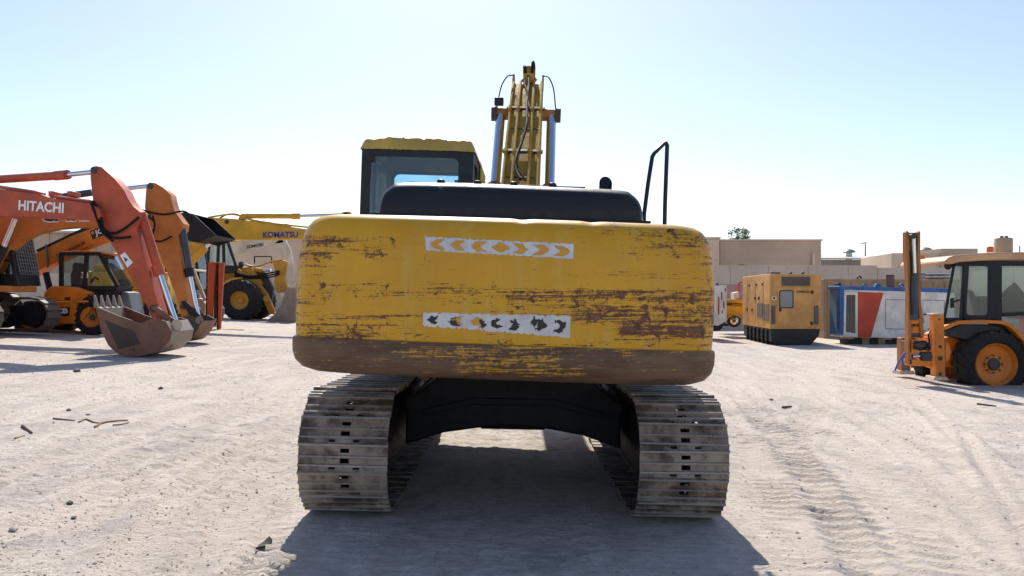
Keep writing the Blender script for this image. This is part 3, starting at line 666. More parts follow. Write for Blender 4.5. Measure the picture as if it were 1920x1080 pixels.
# one track shoe with three grousers, slots and bolt notches
SW, SP = .64, .1908
def shoe_mesh():
    mb = MB(); xb = [-.32, -.135, -.115, -.075, -.055, .025, .045, .085, .105, .32]
    xb = [-.32, -.120, -.072, -.044, .022, .054, .102, .32]
    yb = [-.107, -.064, -.034, -.016, .006, .042, .068, .100]
    hole = {(3, 2): 1, (3, 4): 1, (1, 0): 1, (5, 0): 1}
    hole = {(3, 1), (3, 4), (1, 6), (5, 6)}
    t0, t1 = .0, .013
    keep = {(i, j) for i in range(len(xb)-1) for j in range(len(yb)-1)}-hole
    v = []; f = []; idx_ = {}
    def vid(i, j, k):
        if (i, j, k) not in idx_: idx_[(i, j, k)] = len(v); v.append((xb[i], yb[j], (t0, t1)[k]-(.006 if j == 0 else 0)))
        return idx_[(i, j, k)]
    for i, j in keep:
        f.append([vid(i, j, 1), vid(i+1, j, 1), vid(i+1, j+1, 1), vid(i, j+1, 1)]); f.append([vid(i, j, 0), vid(i, j+1, 0), vid(i+1, j+1, 0), vid(i+1, j, 0)])
        for (di, dj, a, b) in ((-1, 0, (i, j+1), (i, j)), (1, 0, (i+1, j), (i+1, j+1)), (0, -1, (i, j), (i+1, j)), (0, 1, (i+1, j+1), (i, j+1))):
            if (i+di, j+dj) not in keep: f.append([vid(*a, 0), vid(*b, 0), vid(*b, 1), vid(*a, 1)])
    mb.add(v, f)
    for yc, hh in ((-.090, .032), (-.006, .027), (.058, .029)):
        mb.prism([(-.32, yc-.012, .0125), (-.32, yc-.006, hh), (-.32, yc+.006, hh), (-.32, yc+.012, .0125)], (.64, 0, 0))
    for x in (-.16, .14):                        # bolt heads
        for y in (-.046, .026): mb.cyl((x, y, .012), (x, y, .022), .013, n=6)
    return mb.mesh('track_shoe', smooth=30)
t = NT('dusty_track_shoe'); v = t.coord('Object'); oi = t.n('ShaderNodeObjectInfo')
vo = t.n('ShaderNodeVectorMath', operation='ADD'); t.l(v, vo.inputs[0]); sc_ = t.n('ShaderNodeVectorMath', operation='SCALE'); sc_.inputs[0].default_value = (37, 11, 23); t.l(oi.outputs['Random'], sc_.inputs[3]); t.l(sc_.outputs[0], vo.inputs[1]); vo = vo.outputs[0]
n1 = t.noise(vo, 5, 7, .65, .3); n2 = t.noise(vo, 22, 7, .7); n3 = t.noise(vo, 3, 5, .6)
c = t.mix(t.ramp(n1, .38, .64), (.085, .060, .043), (.30, .235, .175)); c = t.mix(t.ramp(n2, .52, .72, 0, .75), c, (.075, .048, .036)); c = t.mix(t.ramp(n3, .50, .62, 0, .6), c, (.38, .32, .25))
xyz = t.n('ShaderNodeSeparateXYZ'); t.l(v, xyz.inputs[0]); tip = t.ramp(xyz.outputs[2], .024, .029, 0, .75)
c = t.mix(tip, c, (.36, .34, .33))
t.bsdf(c, t.ramp(n2, .3, .7, .45, .8), t.math('MULTIPLY', tip, .5), t.bump(t.math('ADD', n1, n2), .35, .01), .3); M['shoe'] = t.m
shoe = shoe_mesh(); shoe.materials.append(M['shoe'])
link_m = plain('track_link', (.035, .028, .024), .7)
HL, RR = 1.71, .43                                # half distance of the wheels, radius of the shoe line
per = 4*HL+2*math.pi*RR; NSH = 50
def track_pt(s):
    s %= per
    if s < 2*HL: return (-HL+s, .03, 0, 0)                                         # bottom run, forwards
    s -= 2*HL
    if s < math.pi*RR: a = s/RR; return (HL+RR*math.sin(a), .46-RR*math.cos(a), a, 0)
    s -= math.pi*RR
    if s < 2*HL: return (HL-s, .46+RR-.02*math.sin(math.pi*s/(2*HL)), math.pi, 0)
    s -= 2*HL; a = s/RR; return (-HL-RR*math.sin(a), .46+RR*math.cos(a), math.pi+a, 0)
for sgn in (-1, 1):
    xc = sgn*1.225
    tf = MB().prism([(xc-.20, -1.35, .22), (xc-.20, 1.35, .22), (xc-.20, 1.5, .45), (xc-.20, 1.2, .70), (xc-.20, -1.2, .70), (xc-.20, -1.5, .45)], (.40, 0, 0)).xf(MU)
    track = tf.build('track', M['under'], ex, .02)
    for k in range(NSH):
        y, z, a, _ = track_pt((k+.35)*per/NSH)
        o = bpy.data.objects.new('track_shoe', shoe); col.objects.link(o); o.parent = track
        # shoe: local Y along the run, local Z outwards
        Mr = Matrix.Rotation(a, 4, 'X') @ Matrix.Rotation(math.pi, 4, 'X') @ Matrix.Rotation(math.pi, 4, 'Z')
        jit = Matrix.Rotation(R(random.uniform(-.5, .5)), 4, 'Z') @ Matrix.Rotation(R(random.uniform(-1.2, 1.2)), 4, 'X')
        o.matrix_parent_inverse = Matrix.Identity(4)
        o.matrix_local = Matrix.Translation(-SC) @ MU @ Matrix.Translation((xc+random.uniform(-.006, .006), y, z)) @ Mr @ jit
    for cxo in (-.085, .085):
     ch = MB()
     for k in range(NSH):
        y0, z0, a0, _ = track_pt(k*per/NSH); y1, z1, a1, _ = track_pt((k+1)*per/NSH)
        for xo in (cxo,):
            def inn(y, z, a, q): return Vector((xc+xo, y-math.sin(a)*q, z+math.cos(a)*q))
            ch.loft([[inn(y0, z0, a0, .012)+Vector((-.02, 0, 0)), inn(y0, z0, a0, .012)+Vector((.02, 0, 0)), inn(y0, z0, a0, .10)+Vector((.02, 0, 0)), inn(y0, z0, a0, .10)+Vector((-.02, 0, 0))],
                     [inn(y1, z1, a1, .012)+Vector((-.02, 0, 0)), inn(y1, z1, a1, .012)+Vector((.02, 0, 0)), inn(y1, z1, a1, .10)+Vector((.02, 0, 0)), inn(y1, z1, a1, .10)+Vector((-.02, 0, 0))]])
     ch.xf(MU).build('link_chain', link_m, track, smooth=0)
    gear = [(.29 if (i//2) % 2 else .35) for i in range(44)]
    sp = MB().prism([(xc-.05, -HL+gear[i]*math.cos(2*math.pi*i/44), .46+gear[i]*math.sin(2*math.pi*i/44)) for i in range(44)], (.10, 0, 0))
    sp.lathe((xc-.2, -HL, .46), (1, 0, 0), [(0, 0), (.19, 0), (.22, .05), (.22, .35), (.19, .4), (0, .4)], 24).xf(MU).build('sprocket', M['under'], track)
    MB().lathe((xc-.12, HL, .46), (1, 0, 0), [(0, 0), (.25, 0), (.31, .04), (.31, .2), (.25, .24), (0, .24)], 28).xf(MU).build('idler', M['under'], track)
    for k in range(7):
        y = -1.25+2.5*k/6; MB().lathe((xc-.13, y, .20), (1, 0, 0), [(0, 0), (.085, 0), (.085, .26), (0, .26)], 14).xf(MU).build('roller', M['under'], track)
# ------------------------------------------------------------------ generic pieces for the other machines
def wheel(th, c, Rt, wd, rr, mat_rim, lugs=18, side=-1, name='wheel', hubm=None, flat=0.):
    c = Vector(c); ax = Vector((0, 1, 0)); h = wd/2
    ty = MB().lathe(c, ax, [(rr*.98, -h*.80), (rr*1.06, -h*.95), (Rt*.80, -h*1.0), (Rt*.93, -h*.9), (Rt*.975, -h*.6), (Rt*.975, h*.6), (Rt*.93, h*.9), (Rt*.80, h), (rr*1.06, h*.95), (rr*.98, h*.80)], 40)
    for k in range(lugs):
        for s in (-1, 1):
            a = 2*math.pi*(k+(.5 if s > 0 else 0))/lugs
            da = .55*2*math.pi/lugs
            def pt(an, r, y): return c+Vector((math.cos(an)*r, y, math.sin(an)*r))
            w = .2*2*math.pi/lugs
            ty.loft([[pt(a-w, Rt*.96, 0), pt(a+w, Rt*.96, 0), pt(a+w, Rt, 0), pt(a-w, Rt, 0)],
                     [pt(a+da-w, Rt*.95, s*h*.9), pt(a+da+w, Rt*.95, s*h*.9), pt(a+da+w, Rt*.985, s*h*.92), pt(a+da-w, Rt*.985, s*h*.92)],
                     [pt(a+da-w, Rt*.84, s*h*1.0), pt(a+da+w, Rt*.84, s*h*1.0), pt(a+da+w, Rt*.86, s*h*1.045), pt(a+da-w, Rt*.86, s*h*1.045)]])
    if flat:
        zf = c.z-Rt+flat
        for p in ty.v:
            if p.z < zf: p.z = zf-.02*random.random()
    w = ty.build(name, M['rubber'], th, smooth=30)
    rim = MB().lathe(c, ax, [(rr, -h*.84), (rr*.97, -h*.92), (rr*.93, -h*.84), (rr*.86, -h*.45), (rr*.80, -h*.40), (rr*.42, -h*.30), (rr*.40, -h*.42), (0, -h*.42), (0, h*.5), (rr, h*.84)], 36).build('rim', mat_rim, w, smooth=30)
    hb = MB().lathe(c, ax, [(0, -h*.62), (rr*.24, -h*.62), (rr*.30, -h*.5), (rr*.30, -h*.3), (0, -h*.3)], 20)
    for k in range(8):
        a = 2*math.pi*k/8; q = c+Vector((math.cos(a)*rr*.40, -h*.5, math.sin(a)*rr*.40)); hb.cyl(q, q+Vector((0, h*.12, 0)), rr*.05, n=6)
    hb.build('hub', hubm or M['darksteel'], w)
    return w
def bucket(th, pts, d, wd, mat, mat_in, open_from, open_to, teeth, name='bucket', tm=None, nt=5, tvec=None):
    # pts: side outline in pixels; the run open_from..open_to (indices, forwards) is the wrapper plate
    q = [P(p[0], p[1], d) for p in pts]
    b = MB().prism(q, (0, .04, 0)).build(name, mat, th, .008)
    MB().prism([p+Vector((0, wd-.04, 0)) for p in q], (0, .04, 0)).build('side_plate', mat, b, .008)
    n = len(q); run = [q[(open_from+i) % n] for i in range(((open_to-open_from) % n)+1)]
    cen = sum(q, Vector())/n; mbx = MB()
    mbx.loft([[p+Vector((0, .03, 0)), p+Vector((0, wd-.03, 0)), p+(cen-p)*.06+Vector((0, wd-.03, 0)), p+(cen-p)*.06+Vector((0, .03, 0))] for p in run])
    mbx.build('shell', mat_in, b, smooth=40)
    if nt:
        lip = run[0]; k = d/F; tv = Vector((tvec[0]*k, 0, -tvec[1]*k))
        sd_ = Vector((-tv.z, 0, tv.x)).normalized()
        for i in range(nt):
            y = .02+(wd-.14)*i/(nt-1); a = lip+Vector((0, y, 0))-tv*.15
            MB().loft([[a-sd_*.05, a+sd_*.05, a+sd_*.05+Vector((0, .1, 0)), a-sd_*.05+Vector((0, .1, 0))], [a+tv-sd_*.012+Vector((0, .02, 0)), a+tv+sd_*.012+Vector((0, .02, 0)), a+tv+sd_*.012+Vector((0, .08, 0)), a+tv-sd_*.012+Vector((0, .08, 0))]]).build('tooth', tm or mat_in, b, .006)
    return b
def crawler(th, cx, cy, heading, s, paintm, cabm, track_h=0., house_h=None, shoem=None, cab_z=(1.1, 2.85), mesh_guard=False, hood=None, cwm=None):
    """undercarriage, house, counterweight and cab of a crawler excavator; local +X is forwards"""
    z0 = gz(cx); B = Matrix.Translation((cx, cy, z0)) @ Matrix.Rotation(track_h, 4, 'Z') @ Matrix.Scale(s, 4)
    Hh = Matrix.Translation((cx, cy, z0)) @ Matrix.Rotation(heading, 4, 'Z') @ Matrix.Scale(s, 4)
    hl, r = 1.65, .44
    for sg in (-1, 1):
        yc = sg*1.2; n = 46; per_ = 4*hl+2*math.pi*r; tr = MB()
        def pt(u):
            u %= per_
            if u < 2*hl: return -hl+u, .04, 0
            u -= 2*hl
            if u < math.pi*r: a = u/r; return hl+r*math.sin(a), .48-r*math.cos(a), a
            u -= math.pi*r
            if u < 2*hl: return hl-u, .48+r, math.pi
            u -= 2*hl; a = u/r; return -hl-r*math.sin(a), .48+r*math.cos(a), math.pi+a
        for k in range(n):
            rg_ = []
            for fr in (.03, .10, .16, .97):
                x, z, a = pt((k+fr)*per_/n); o1, o0 = (.03 if .05 < fr < .2 else .005), -.04
                nx_, nz_ = math.sin(a), -math.cos(a)
                rg_.append([(x+nx_*o0, yc-.3, z+nz_*o0), (x+nx_*o0, yc+.3, z+nz_*o0), (x+nx_*o1, yc+.3, z+nz_*o1), (x+nx_*o1, yc-.3, z+nz_*o1)])
            tr.loft(rg_)
        t_ = tr.xf(B).build('track', shoem or M['shoe_far'], th, smooth=0); t_['kind'] = 'stuff'
        MB().prism([(-1.5, yc-.2, .2), (1.5, yc-.2, .2), (1.75, yc-.2, .48), (1.4, yc-.2, .72), (-1.4, yc-.2, .72), (-1.75, yc-.2, .48)], (0, .4, 0)).xf(B).build('track_frame', M['under'], th, .02)
        for k in range(2): MB().lathe(((hl if k else -hl), yc-.22, .48), (0, 1, 0), [(0, 0), (.3, 0), (.34, .06), (.34, .38), (.3, .44), (0, .44)], 20).xf(B).build('track_wheel', M['under'], th)
    MB().box(-.9, .9, -1, 1, .45, .95).lathe((0, 0, .9), (0, 0, 1), [(0, 0), (.6, 0), (.6, .2), (0, .2)], 24).xf(B).build('carbody', M['under'], th)
    MB().box(-1.9, 1.55, -1.33, 1.33, 1.08, 1.24).xf(Hh).build('platform', paintm, th, .02)
    MB().box(-1.85, .9, -1.33, -.42, 1.25, 2.0).xf(Hh).build('side_box', paintm, th, .03)
    MB().box(-1.85, .02, .42, 1.33, 1.25, 2.0).xf(Hh).build('side_box', paintm, th, .03)
    MB().box(-2.0, -.6, -.95, .95, 1.7, 2.3).xf(Hh).build('engine_hood', hood or paintm, th, .06)
    cwp = [(-1.9, -1.33), (-2.4, -1.3), (-2.65, -1.05), (-2.75, -.4), (-2.75, .4), (-2.65, 1.05), (-2.4, 1.3), (-1.9, 1.33)]
    MB().prism([(x, y, 1.08) for x, y in cwp], (0, 0, .97)).xf(Hh).build('counterweight', cwm or paintm, th, .06)
    c0, c1 = cab_z; xr, xf_, y0, y1 = .05, 1.62, .38, 1.36
    fr = MB()
    for (x, y) in ((xr, y0), (xr, y1), (xf_-.18, y0), (xf_-.18, y1), (.75, y0), (.75, y1)):
        xt = x+(-.12 if x > 1.2 else 0); fr.bar((x+(.14 if x > 1.2 else 0), y, c0), (xt+(.02 if x > 1.2 else 0), y, c1), .09, .09)
    for y in (y0, y1): fr.bar((xr, y, c1), (xf_-.28, y, c1), .09, .09); fr.bar((xr, y, c0+.65), (xf_-.1, y, c0+.65), .06, .06)
    fr.box(xr, xf_-.05, y0, y1, c0, c0+.3)
    cab_ = fr.xf(Hh).build('cab', cabm, th, .01)
    MB().box(xr-.04, xf_-.22, y0-.04, y1+.04, c1, c1+.1).xf(Hh).build('cab_roof', cabm, cab_, .04)
    for y in (y0, y1): MB().prism([(xr, y, c0+.3), (xf_-.05, y, c0+.3), (xf_-.26, y, c1), (xr, y, c1)], (0, .01, 0)).xf(Hh).build('side_window', M['glass'], cab_)
    MB().prism([(xf_-.05, y0, c0+.3), (xf_-.05, y1, c0+.3), (xf_-.27, y1, c1), (xf_-.27, y0, c1)], (.01, 0, 0)).xf(Hh).build('windscreen', M['glass'], cab_)
    MB().box(xr, xr+.02, y0, y1, c0+.3, c1).xf(Hh).build('rear_panel', cabm, cab_)
    MB().box(.35, .8, .62, 1.12, c0+.3, c0+.75).box(.28, .42, .62, 1.12, c0+.75, c0+1.35).xf(Hh).build('seat', M['seat'], cab_, .04)
    if mesh_guard:
        for k in range(9):
            y = y0+.05+(y1-y0-.1)*k/8; MB().bar((xf_+.02, y, c0+.3), (xf_-.2, y, c1), .012, .012).xf(Hh).build('guard_wire', M['gray'], cab_)
        for k in range(12):
            u = k/11; MB().bar((xf_+.02-.22*u, y0+.04, c0+.3+(c1-c0-.3)*u), (xf_+.02-.22*u, y1-.04, c0+.3+(c1-c0-.3)*u), .012, .012).xf(Hh).build('guard_wire', M['gray'], cab_)
    return Hh

# ------------------------------------------------------------------ left: red-orange excavator
dH = 18.2
p = ground_at(240, 668)
th = thing('excavator', 'red-orange crawler excavator reaching in from the left edge with its bucket on the dirt', 'excavator', (-16.9, 21.6, gz(-16.9)))
def dboom(px): return 15.1/(1-.30*(960-px)/F)
crawler(th, -17.6, 22.3, R(-17), 1.18, M['orange_red'], M['dusty_black'], R(-17))
bt = [(-330, 520), (-300, 455), (-215, 362), (-150, 340), (-60, 345), (0, 354), (70, 363), (93, 371), (171, 381), (186, 392), (188, 404), (183, 412), (110, 408), (0, 405), (-80, 405), (-150, 415), (-210, 452), (-262, 525), (-300, 545)]
bm_ = pp(th, 'boom', M['orange_red'], [(x, y, dboom(x)) for x, y in bt], 18.4, .5, .02)
text('lettering', 'HITACHI', P(35, 394, dboom(35)), P(120, 400, dboom(120)), P(36, 375, dboom(36)), M['textwhite'], bm_, .035, depth=.012)
for k, (a, b) in enumerate([((0, 351), (66, 361)), ((95, 368), (168, 378))]):
    MB().tube([P(a[0], a[1], dboom(a[0])+.12), P(b[0], b[1], dboom(b[0])+.12)], .035, 8).build('pipe', M['orange_red'], bm_)
    MB().tube([P(a[0], a[1]-1, dboom(a[0])+.34), P(b[0], b[1]-1, dboom(b[0])+.34)], .035, 8).build('pipe', M['orange_red'], bm_)
for x in (25, 64, 95, 130): MB().box(*[q for ab in zip(P(x, 366, dboom(x)+.05)-Vector((.06, 0, .0)), P(x, 366, dboom(x)+.05)+Vector((.05, .4, .10))) for q in ab]).build('pipe_clamp', M['orange_red'], bm_, .01)
ac = pc(th, 'arm_cylinder', M['orange_red'], (-140, 345), (113, 329), 20.9, 18.75, 7.2)
pc(ac, 'gland', M['orange_red'], (104, 329.5), (127, 327.5), 18.83, 18.65, 9); pc(ac, 'rod', M['chrome'], (125, 327.5), (176, 322.5), 18.66, 18.45, 4.6)
for s_ in (-.03, .5): pc(th, 'lift_cylinder', M['orange_red'], (-10, 412), (-190, 560), 20.2+s_, 21.4+s_, 8)
armp = [(169, 335), (169, 323), (173, 314), (179, 311), (190, 313), (214, 335), (232, 357), (240, 374), (250, 388), (263, 398), (262, 412), (255, 428), (262, 452), (281, 520), (304, 598), (306, 610), (297, 614), (286, 600), (272, 568), (246, 523), (218, 474), (194, 432), (179, 399), (174, 378)]
arm = pp(th, 'arm', M['orange_red'], armp, dH, .42, .02)
for q in ((177, 319), (180, 398), (287, 579), (299, 611)):
    MB().cyl(P(*q, dH-.035), P(*q, dH+.46), .085, n=16).build('pin', M['darksteel'], arm)
wl = P(232, 489, dH-.004); MB().prism([P(225, 479, dH-.006), P(234, 473, dH-.006), P(249, 492, dH-.006), (P(239, 502, dH-.006))], (0, .003, 0)).build('warning_label', M['textwhite'], arm)
MB().prism([P(231, 481, dH-.009), P(240, 487, dH-.009), (P(235, 491, dH-.009))], (0, .003, 0)).build('label_triangle', M['textblack'], arm)
for k, pth in enumerate([[(173, 377), (184, 395), (190, 420), (205, 437), (228, 432), (262, 406)], [(176, 378), (188, 405), (196, 432), (215, 446), (245, 444)], [(171, 380), (182, 410), (193, 436), (212, 452)]]):
    MB().tube(smooth_path([P(x, y, dH-.09-.05*k) for x, y in pth], 5), .032, 8).build('hose', M['hose'], arm)
bc = pc(th, 'bucket_cylinder', M['orange_red'], (265, 400), (299, 512), dH+.2, dH+.2, 8.5); pc(bc, 'gland', M['orange_red'], (294, 498), (300, 516), dH+.2, dH+.2, 10.5)
pc(bc, 'rod', M['chrome'], (299, 512), (330, 606), dH+.2, dH+.2, 5.2)
for y in (-.05, .40):
    MB().prism([P(281, 575, dH+y), P(291, 573, dH+y), P(337, 606, dH+y), P(335, 618, dH+y), P(326, 617, dH+y)], (0, .07, 0)).build('bucket_link', M['bucket'], th, .015)
    MB().prism([P(325, 606, dH+y+.08), P(338, 606, dH+y+.08), P(322, 650, dH+y+.08), P(306, 652, dH+y+.08)], (0, .06, 0)).build('bucket_link', M['bucket'], th, .015)
MB().cyl(P(331, 609, dH-.1), P(331, 609, dH+.55), .12, n=16).build('link_pin', M['cream'], th)
bucket(th, [(178, 574), (190, 622), (203, 648), (218, 662), (236, 669), (262, 668), (296, 660), (318, 640), (322, 622), (310, 602), (288, 596), (262, 606), (222, 592)], dH-.35, 1.25, M['bucket'], M['bucket_in'], 0, 9, True, nt=5, tvec=(-4, -24), tm=M['bucket_in'])
MB().prism([P(196, 600, dH-.36), P(252, 622, dH-.36), P(262, 645, dH-.36), P(222, 655, dH-.36)], (0, .008, 0)).build('wear_plate', M['bucket_dark'], th, .004)

# ------------------------------------------------------------------ orange excavator behind it
dC = 22.4
th = thing('excavator', 'darker orange crawler excavator with black cab, its arm just right of the red-orange one', 'excavator', (-15.7, 21.75, gz(-15.7)))
Hc = crawler(th, -15.95, 21.75, R(2), 1.1, M['case_orange'], M['dusty_black'], 0, cab_z=(1.25, 2.62), mesh_guard=True)
dcb = lambda px: 23.75/(1+.12*(960-px)/F)
bt = [(-60, 520), (-50, 470), (-5, 405), (60, 378), (120, 372), (180, 376), (240, 388), (276, 394), (284, 404), (281, 414), (268, 421), (183, 424), (130, 426), (96, 429), (60, 437), (30, 452), (5, 477), (-15, 515), (-40, 535)]
bm_ = pp(th, 'boom', M['case_orange'], [(x, y, dcb(x)) for x, y in bt], dC, .5, .02)
text('lettering', 'CASE', P(76, 418, dcb(76)), P(168, 415.5, dcb(168)), P(76, 388, dcb(76)), M['textwhite'], bm_, .06, depth=.010)
text('lettering', 'CASE', P(78, 416, dcb(78)), P(167, 413.5, dcb(167)), P(78, 388, dcb(78)), M['textblack'], bm_, .03, depth=.016)
for y in (-.18, .58):
    lc = pc(th, 'lift_cylinder', M['dusty_black'], (-45, 560), (8, 462), 22+y, 22+y, 8); pc(lc, 'rod', M['chrome'], (6, 465), (29, 410), 22+y, 22+y, 5)
armp = [(273, 362), (274, 349), (279, 342), (291, 343), (306, 352), (319, 365), (322, 380), (328, 398), (344, 420), (342, 432), (334, 441), (338, 470), (353, 590), (350, 600), (340, 596), (330, 556), (305, 490), (281, 430), (274, 406), (271, 388)]
arm = pp(th, 'arm', M['case_orange'], armp, dC, .44, .02)
for q in ((282, 349), (277, 406), (343, 575)): MB().cyl(P(*q, dC-.035), P(*q, dC+.48), .085, n=16).build('pin', M['darksteel'], arm)
for k, pth in enumerate([[(262, 392), (280, 398), (310, 402), (342, 396), (356, 404), (361, 420)], [(286, 404), (290, 424), (284, 446), (300, 453), (322, 443)], [(262, 396), (276, 405), (290, 418), (286, 440)]]):
    MB().tube(smooth_path([P(x, y, dC-.1-.04*k) for x, y in pth], 5), .028, 8).build('hose', M['hose'], arm)
ac = pc(th, 'arm_cylinder', M['bluegray'], (70, 376), (172, 361), dC-.05, dC+.2, 6.5); pc(ac, 'rod', M['chrome'], (170, 361.3), (280, 348.5), dC+.2, dC+.2, 4)
bc = pc(th, 'bucket_cylinder', M['bluegray'], (342, 430), (356, 514), dC+.1, dC+.1, 6.5); pc(bc, 'gland', M['dusty_black'], (354, 503), (356.5, 519), dC+.1, dC+.1, 8.5); pc(bc, 'rod', M['chrome'], (356, 516), (372, 597), dC+.1, dC+.1, 4.2)
for y in (-.05, .42): MB().prism([P(338, 566, dC+y), P(347, 563, dC+y), P(377, 594, dC+y), P(374, 604, dC+y), (P(364, 602, dC+y))], (0, .07, 0)).build('bucket_link', M['dusty_black'], th, .012)
MB().cyl(P(374, 600, dC-.1), P(374, 600, dC+.6), .11, n=14).build('link_pin', M['bucket_in'], th)
bucket(th, [(300, 606), (305, 625), (316, 638), (332, 643), (350, 640), (362, 630), (372, 615), (378, 602), (360, 592), (345, 594), (330, 604)], dC-.1, 1.15, M['darksteel'], M['bucket'], 0, 7, True, nt=4, tvec=(-4, -14))

# ------------------------------------------------------------------ orange telehandler
dT = 24.2
th = thing('telehandler', 'orange telehandler with long boom and black framed cab behind the excavator arms', 'telehandler', ground_at(150, 628))
dtb = lambda px: 25.3+0*px
bm_ = pp(th, 'boom', M['jcb'], [(35, 521), (38, 490), (72, 472), (132, 443), (200, 417), (236, 402), (240, 420), (200, 449), (156, 466), (120, 485), (72, 507), (50, 524)], 25.3, .5, .02)
MB().prism([P(66, 469, 25.32), P(168, 421, 25.32), P(205, 406, 25.32), P(207, 413, 25.32), P(168, 430, 25.32), P(72, 474, 25.32)], (0, .3, 0)).build('hose_cover', M['black'], bm_, .01)
text('lettering', 'TELEHANDLER', P(106, 484, 25.3), P(162, 457, 25.3), P(104.5, 478, 25.3), M['textred'], bm_, .035, depth=.014, spacing=1.1)
MB().prism([P(168, 434, 25.29), P(200, 420, 25.29), P(206, 436, 25.29), P(174, 449, 25.29)], (0, .008, 0)).build('emblem_plate', M['textblack'], bm_)
text('lettering', 'JCB', P(180, 445.5, 25.28), P(204, 435.5, 25.28), P(176, 433, 25.28), M['textwhite'], bm_, .04, depth=.006)
MB().prism([P(170, 435, 25.275), P(175, 433, 25.275), P(177, 438, 25.275), P(172, 440, 25.275)], (0, .003, 0)).build('emblem_mark', M['chev_orange'], bm_)
MB().bar(P(90, 502, 25.26), P(87, 458, 25.26), .05, .06).build('boom_bracket', M['gray'], bm_, .01)
MB().tube([P(86, 512, 25.1), P(94, 545, 25.0)], .10, 10).build('boom_ram', M['dusty_black'], th)
body = pp(th, 'body', M['jcb'], [(20, 570), (60, 566), (165, 566), (172, 575), (150, 607), (40, 609), (20, 600)], dT, 1.9, .04)
text('lettering', 'JCB', P(97, 591, dT), P(128, 591, dT), P(97, 577.5, dT), M['textwhite'], body, .05, depth=.012)
MB().prism([P(89, 576, dT-.004), P(131, 576, dT-.004), P(130, 592.5, dT-.004), P(88, 592.5, dT-.004)], (0, .003, 0)).build('emblem_plate', M['textblack'], body)
bon = pp(th, 'bonnet', M['jcb'], [(80, 566), (82, 548), (95, 536), (140, 538), (168, 548), (170, 565)], dT+.05, .95, .05)
MB().prism([P(121, 557, dT+.046), P(132, 557, dT+.046), P(132, 563, dT+.046), P(121, 563, dT+.046)], (0, .004, 0)).build('badge', M['textred'], bon)
MB().tube(smooth_path([P(60, 560, dT-.1), P(75, 557, dT-.1), P(82, 566, dT-.1), P(100, 567, dT-.1), P(165, 565, dT-.1)], 4), .035, 8).build('grab_rail', M['jcb'], th)
ck = dT+.35
cabp = [(113, 545), (113, 480), (118, 473), (183, 473), (190, 478), (222, 536), (216, 548), (170, 552)]
inn = [(118, 532), (118, 483), (121, 479), (150, 479), (153, 482), (154, 536), (150, 538), (130, 537)]
fr = MB()
def bars(lst, d, w, mb_):
    for a, b in lst: mb_.bar(P(*a, d), P(*b, d), w, w)
for dd in (ck, ck+1.0):
    bars([((115, 545), (115, 475)), ((115, 476), (186, 476)), ((186, 474), (221, 537)), ((158, 552), (163, 476)), ((116, 541), (220, 541))], dd, .11, fr)
fr.bar(P(187, 475, ck), P(187, 475, ck+1.0), .09, .09).bar(P(115, 475, ck), P(115, 475, ck+1.0), .09, .09)
fr.prism([P(113, 536, ck), P(222, 536, ck), P(216, 556, ck), P(113, 556, ck)], (0, 1.0, 0))
cab_ = fr.build('cab', M['dusty_black'], th, .01)
pp(cab_, 'cab_roof', M['jcb'], [(114, 475), (117, 471), (150, 469), (196, 472), (198, 475)], ck-.03, 1.08, .02)
for dd in (ck+.02, ck+.98): pp(cab_, 'side_window', M['glass'], [(115, 537), (115, 476), (186, 476), (220, 537)], dd, .008, 0)
MB().prism([P(188, 477, ck), P(221, 536, ck), P(221, 536, ck)+Vector((0, 1, 0)), P(188, 477, ck)+Vector((0, 1, 0))], (.012, 0, .006)).build('windscreen', M['glass'], cab_)
pp(cab_, 'seat', M['seat'], [(132, 537), (131, 515), (135, 505), (134, 497), (138, 492), (145, 494), (145, 503), (149, 512), (152, 537)], ck+.3, .45, .04)
text('window_number', '38', P(152, 521.5, ck-.02), P(166, 521.5, ck-.02), P(152, 510, ck-.02), M['textwhite'], cab_, .03, depth=.004)
MB().tube([P(170, 530, ck+.2), P(178, 520, ck+.2), P(184, 524, ck+.2)], .04, 8).build('steering_wheel', M['seat'], cab_)
pp(th, 'mirror', M['dusty_black'], [(193, 484), (201, 482), (203, 496), (195, 497)], dT-.1, .06)
MB().tube([P(166, 552, dT-.02), P(188, 600, dT-.02)], .04, 8).build('strut', M['dusty_black'], th)
wheel(th, P(177, 595, dT+.2), .56, .42, .31, M['jcb'], 16); wheel(th, P(62, 597, dT+.2), .56, .42, .31, M['jcb'], 16)
wheel(th, P(177, 595, dT+.2)+Vector((0, 1.55, 0)), .56, .42, .31, M['jcb'], 16); wheel(th, P(62, 597, dT+.2)+Vector((0, 1.55, 0)), .56, .42, .31, M['jcb'], 16)
pp(th, 'front_frame', M['gray'], [(196, 540), (240, 548), (250, 590), (225, 605), (200, 600)], dT+.7, .8, .03)
pp(th, 'mudguard', M['dusty_black'], [(143, 580), (148, 566), (162, 556), (182, 554), (200, 560), (208, 570), (200, 566), (180, 560), (163, 562), (152, 571)], dT-.05, .5, .01)

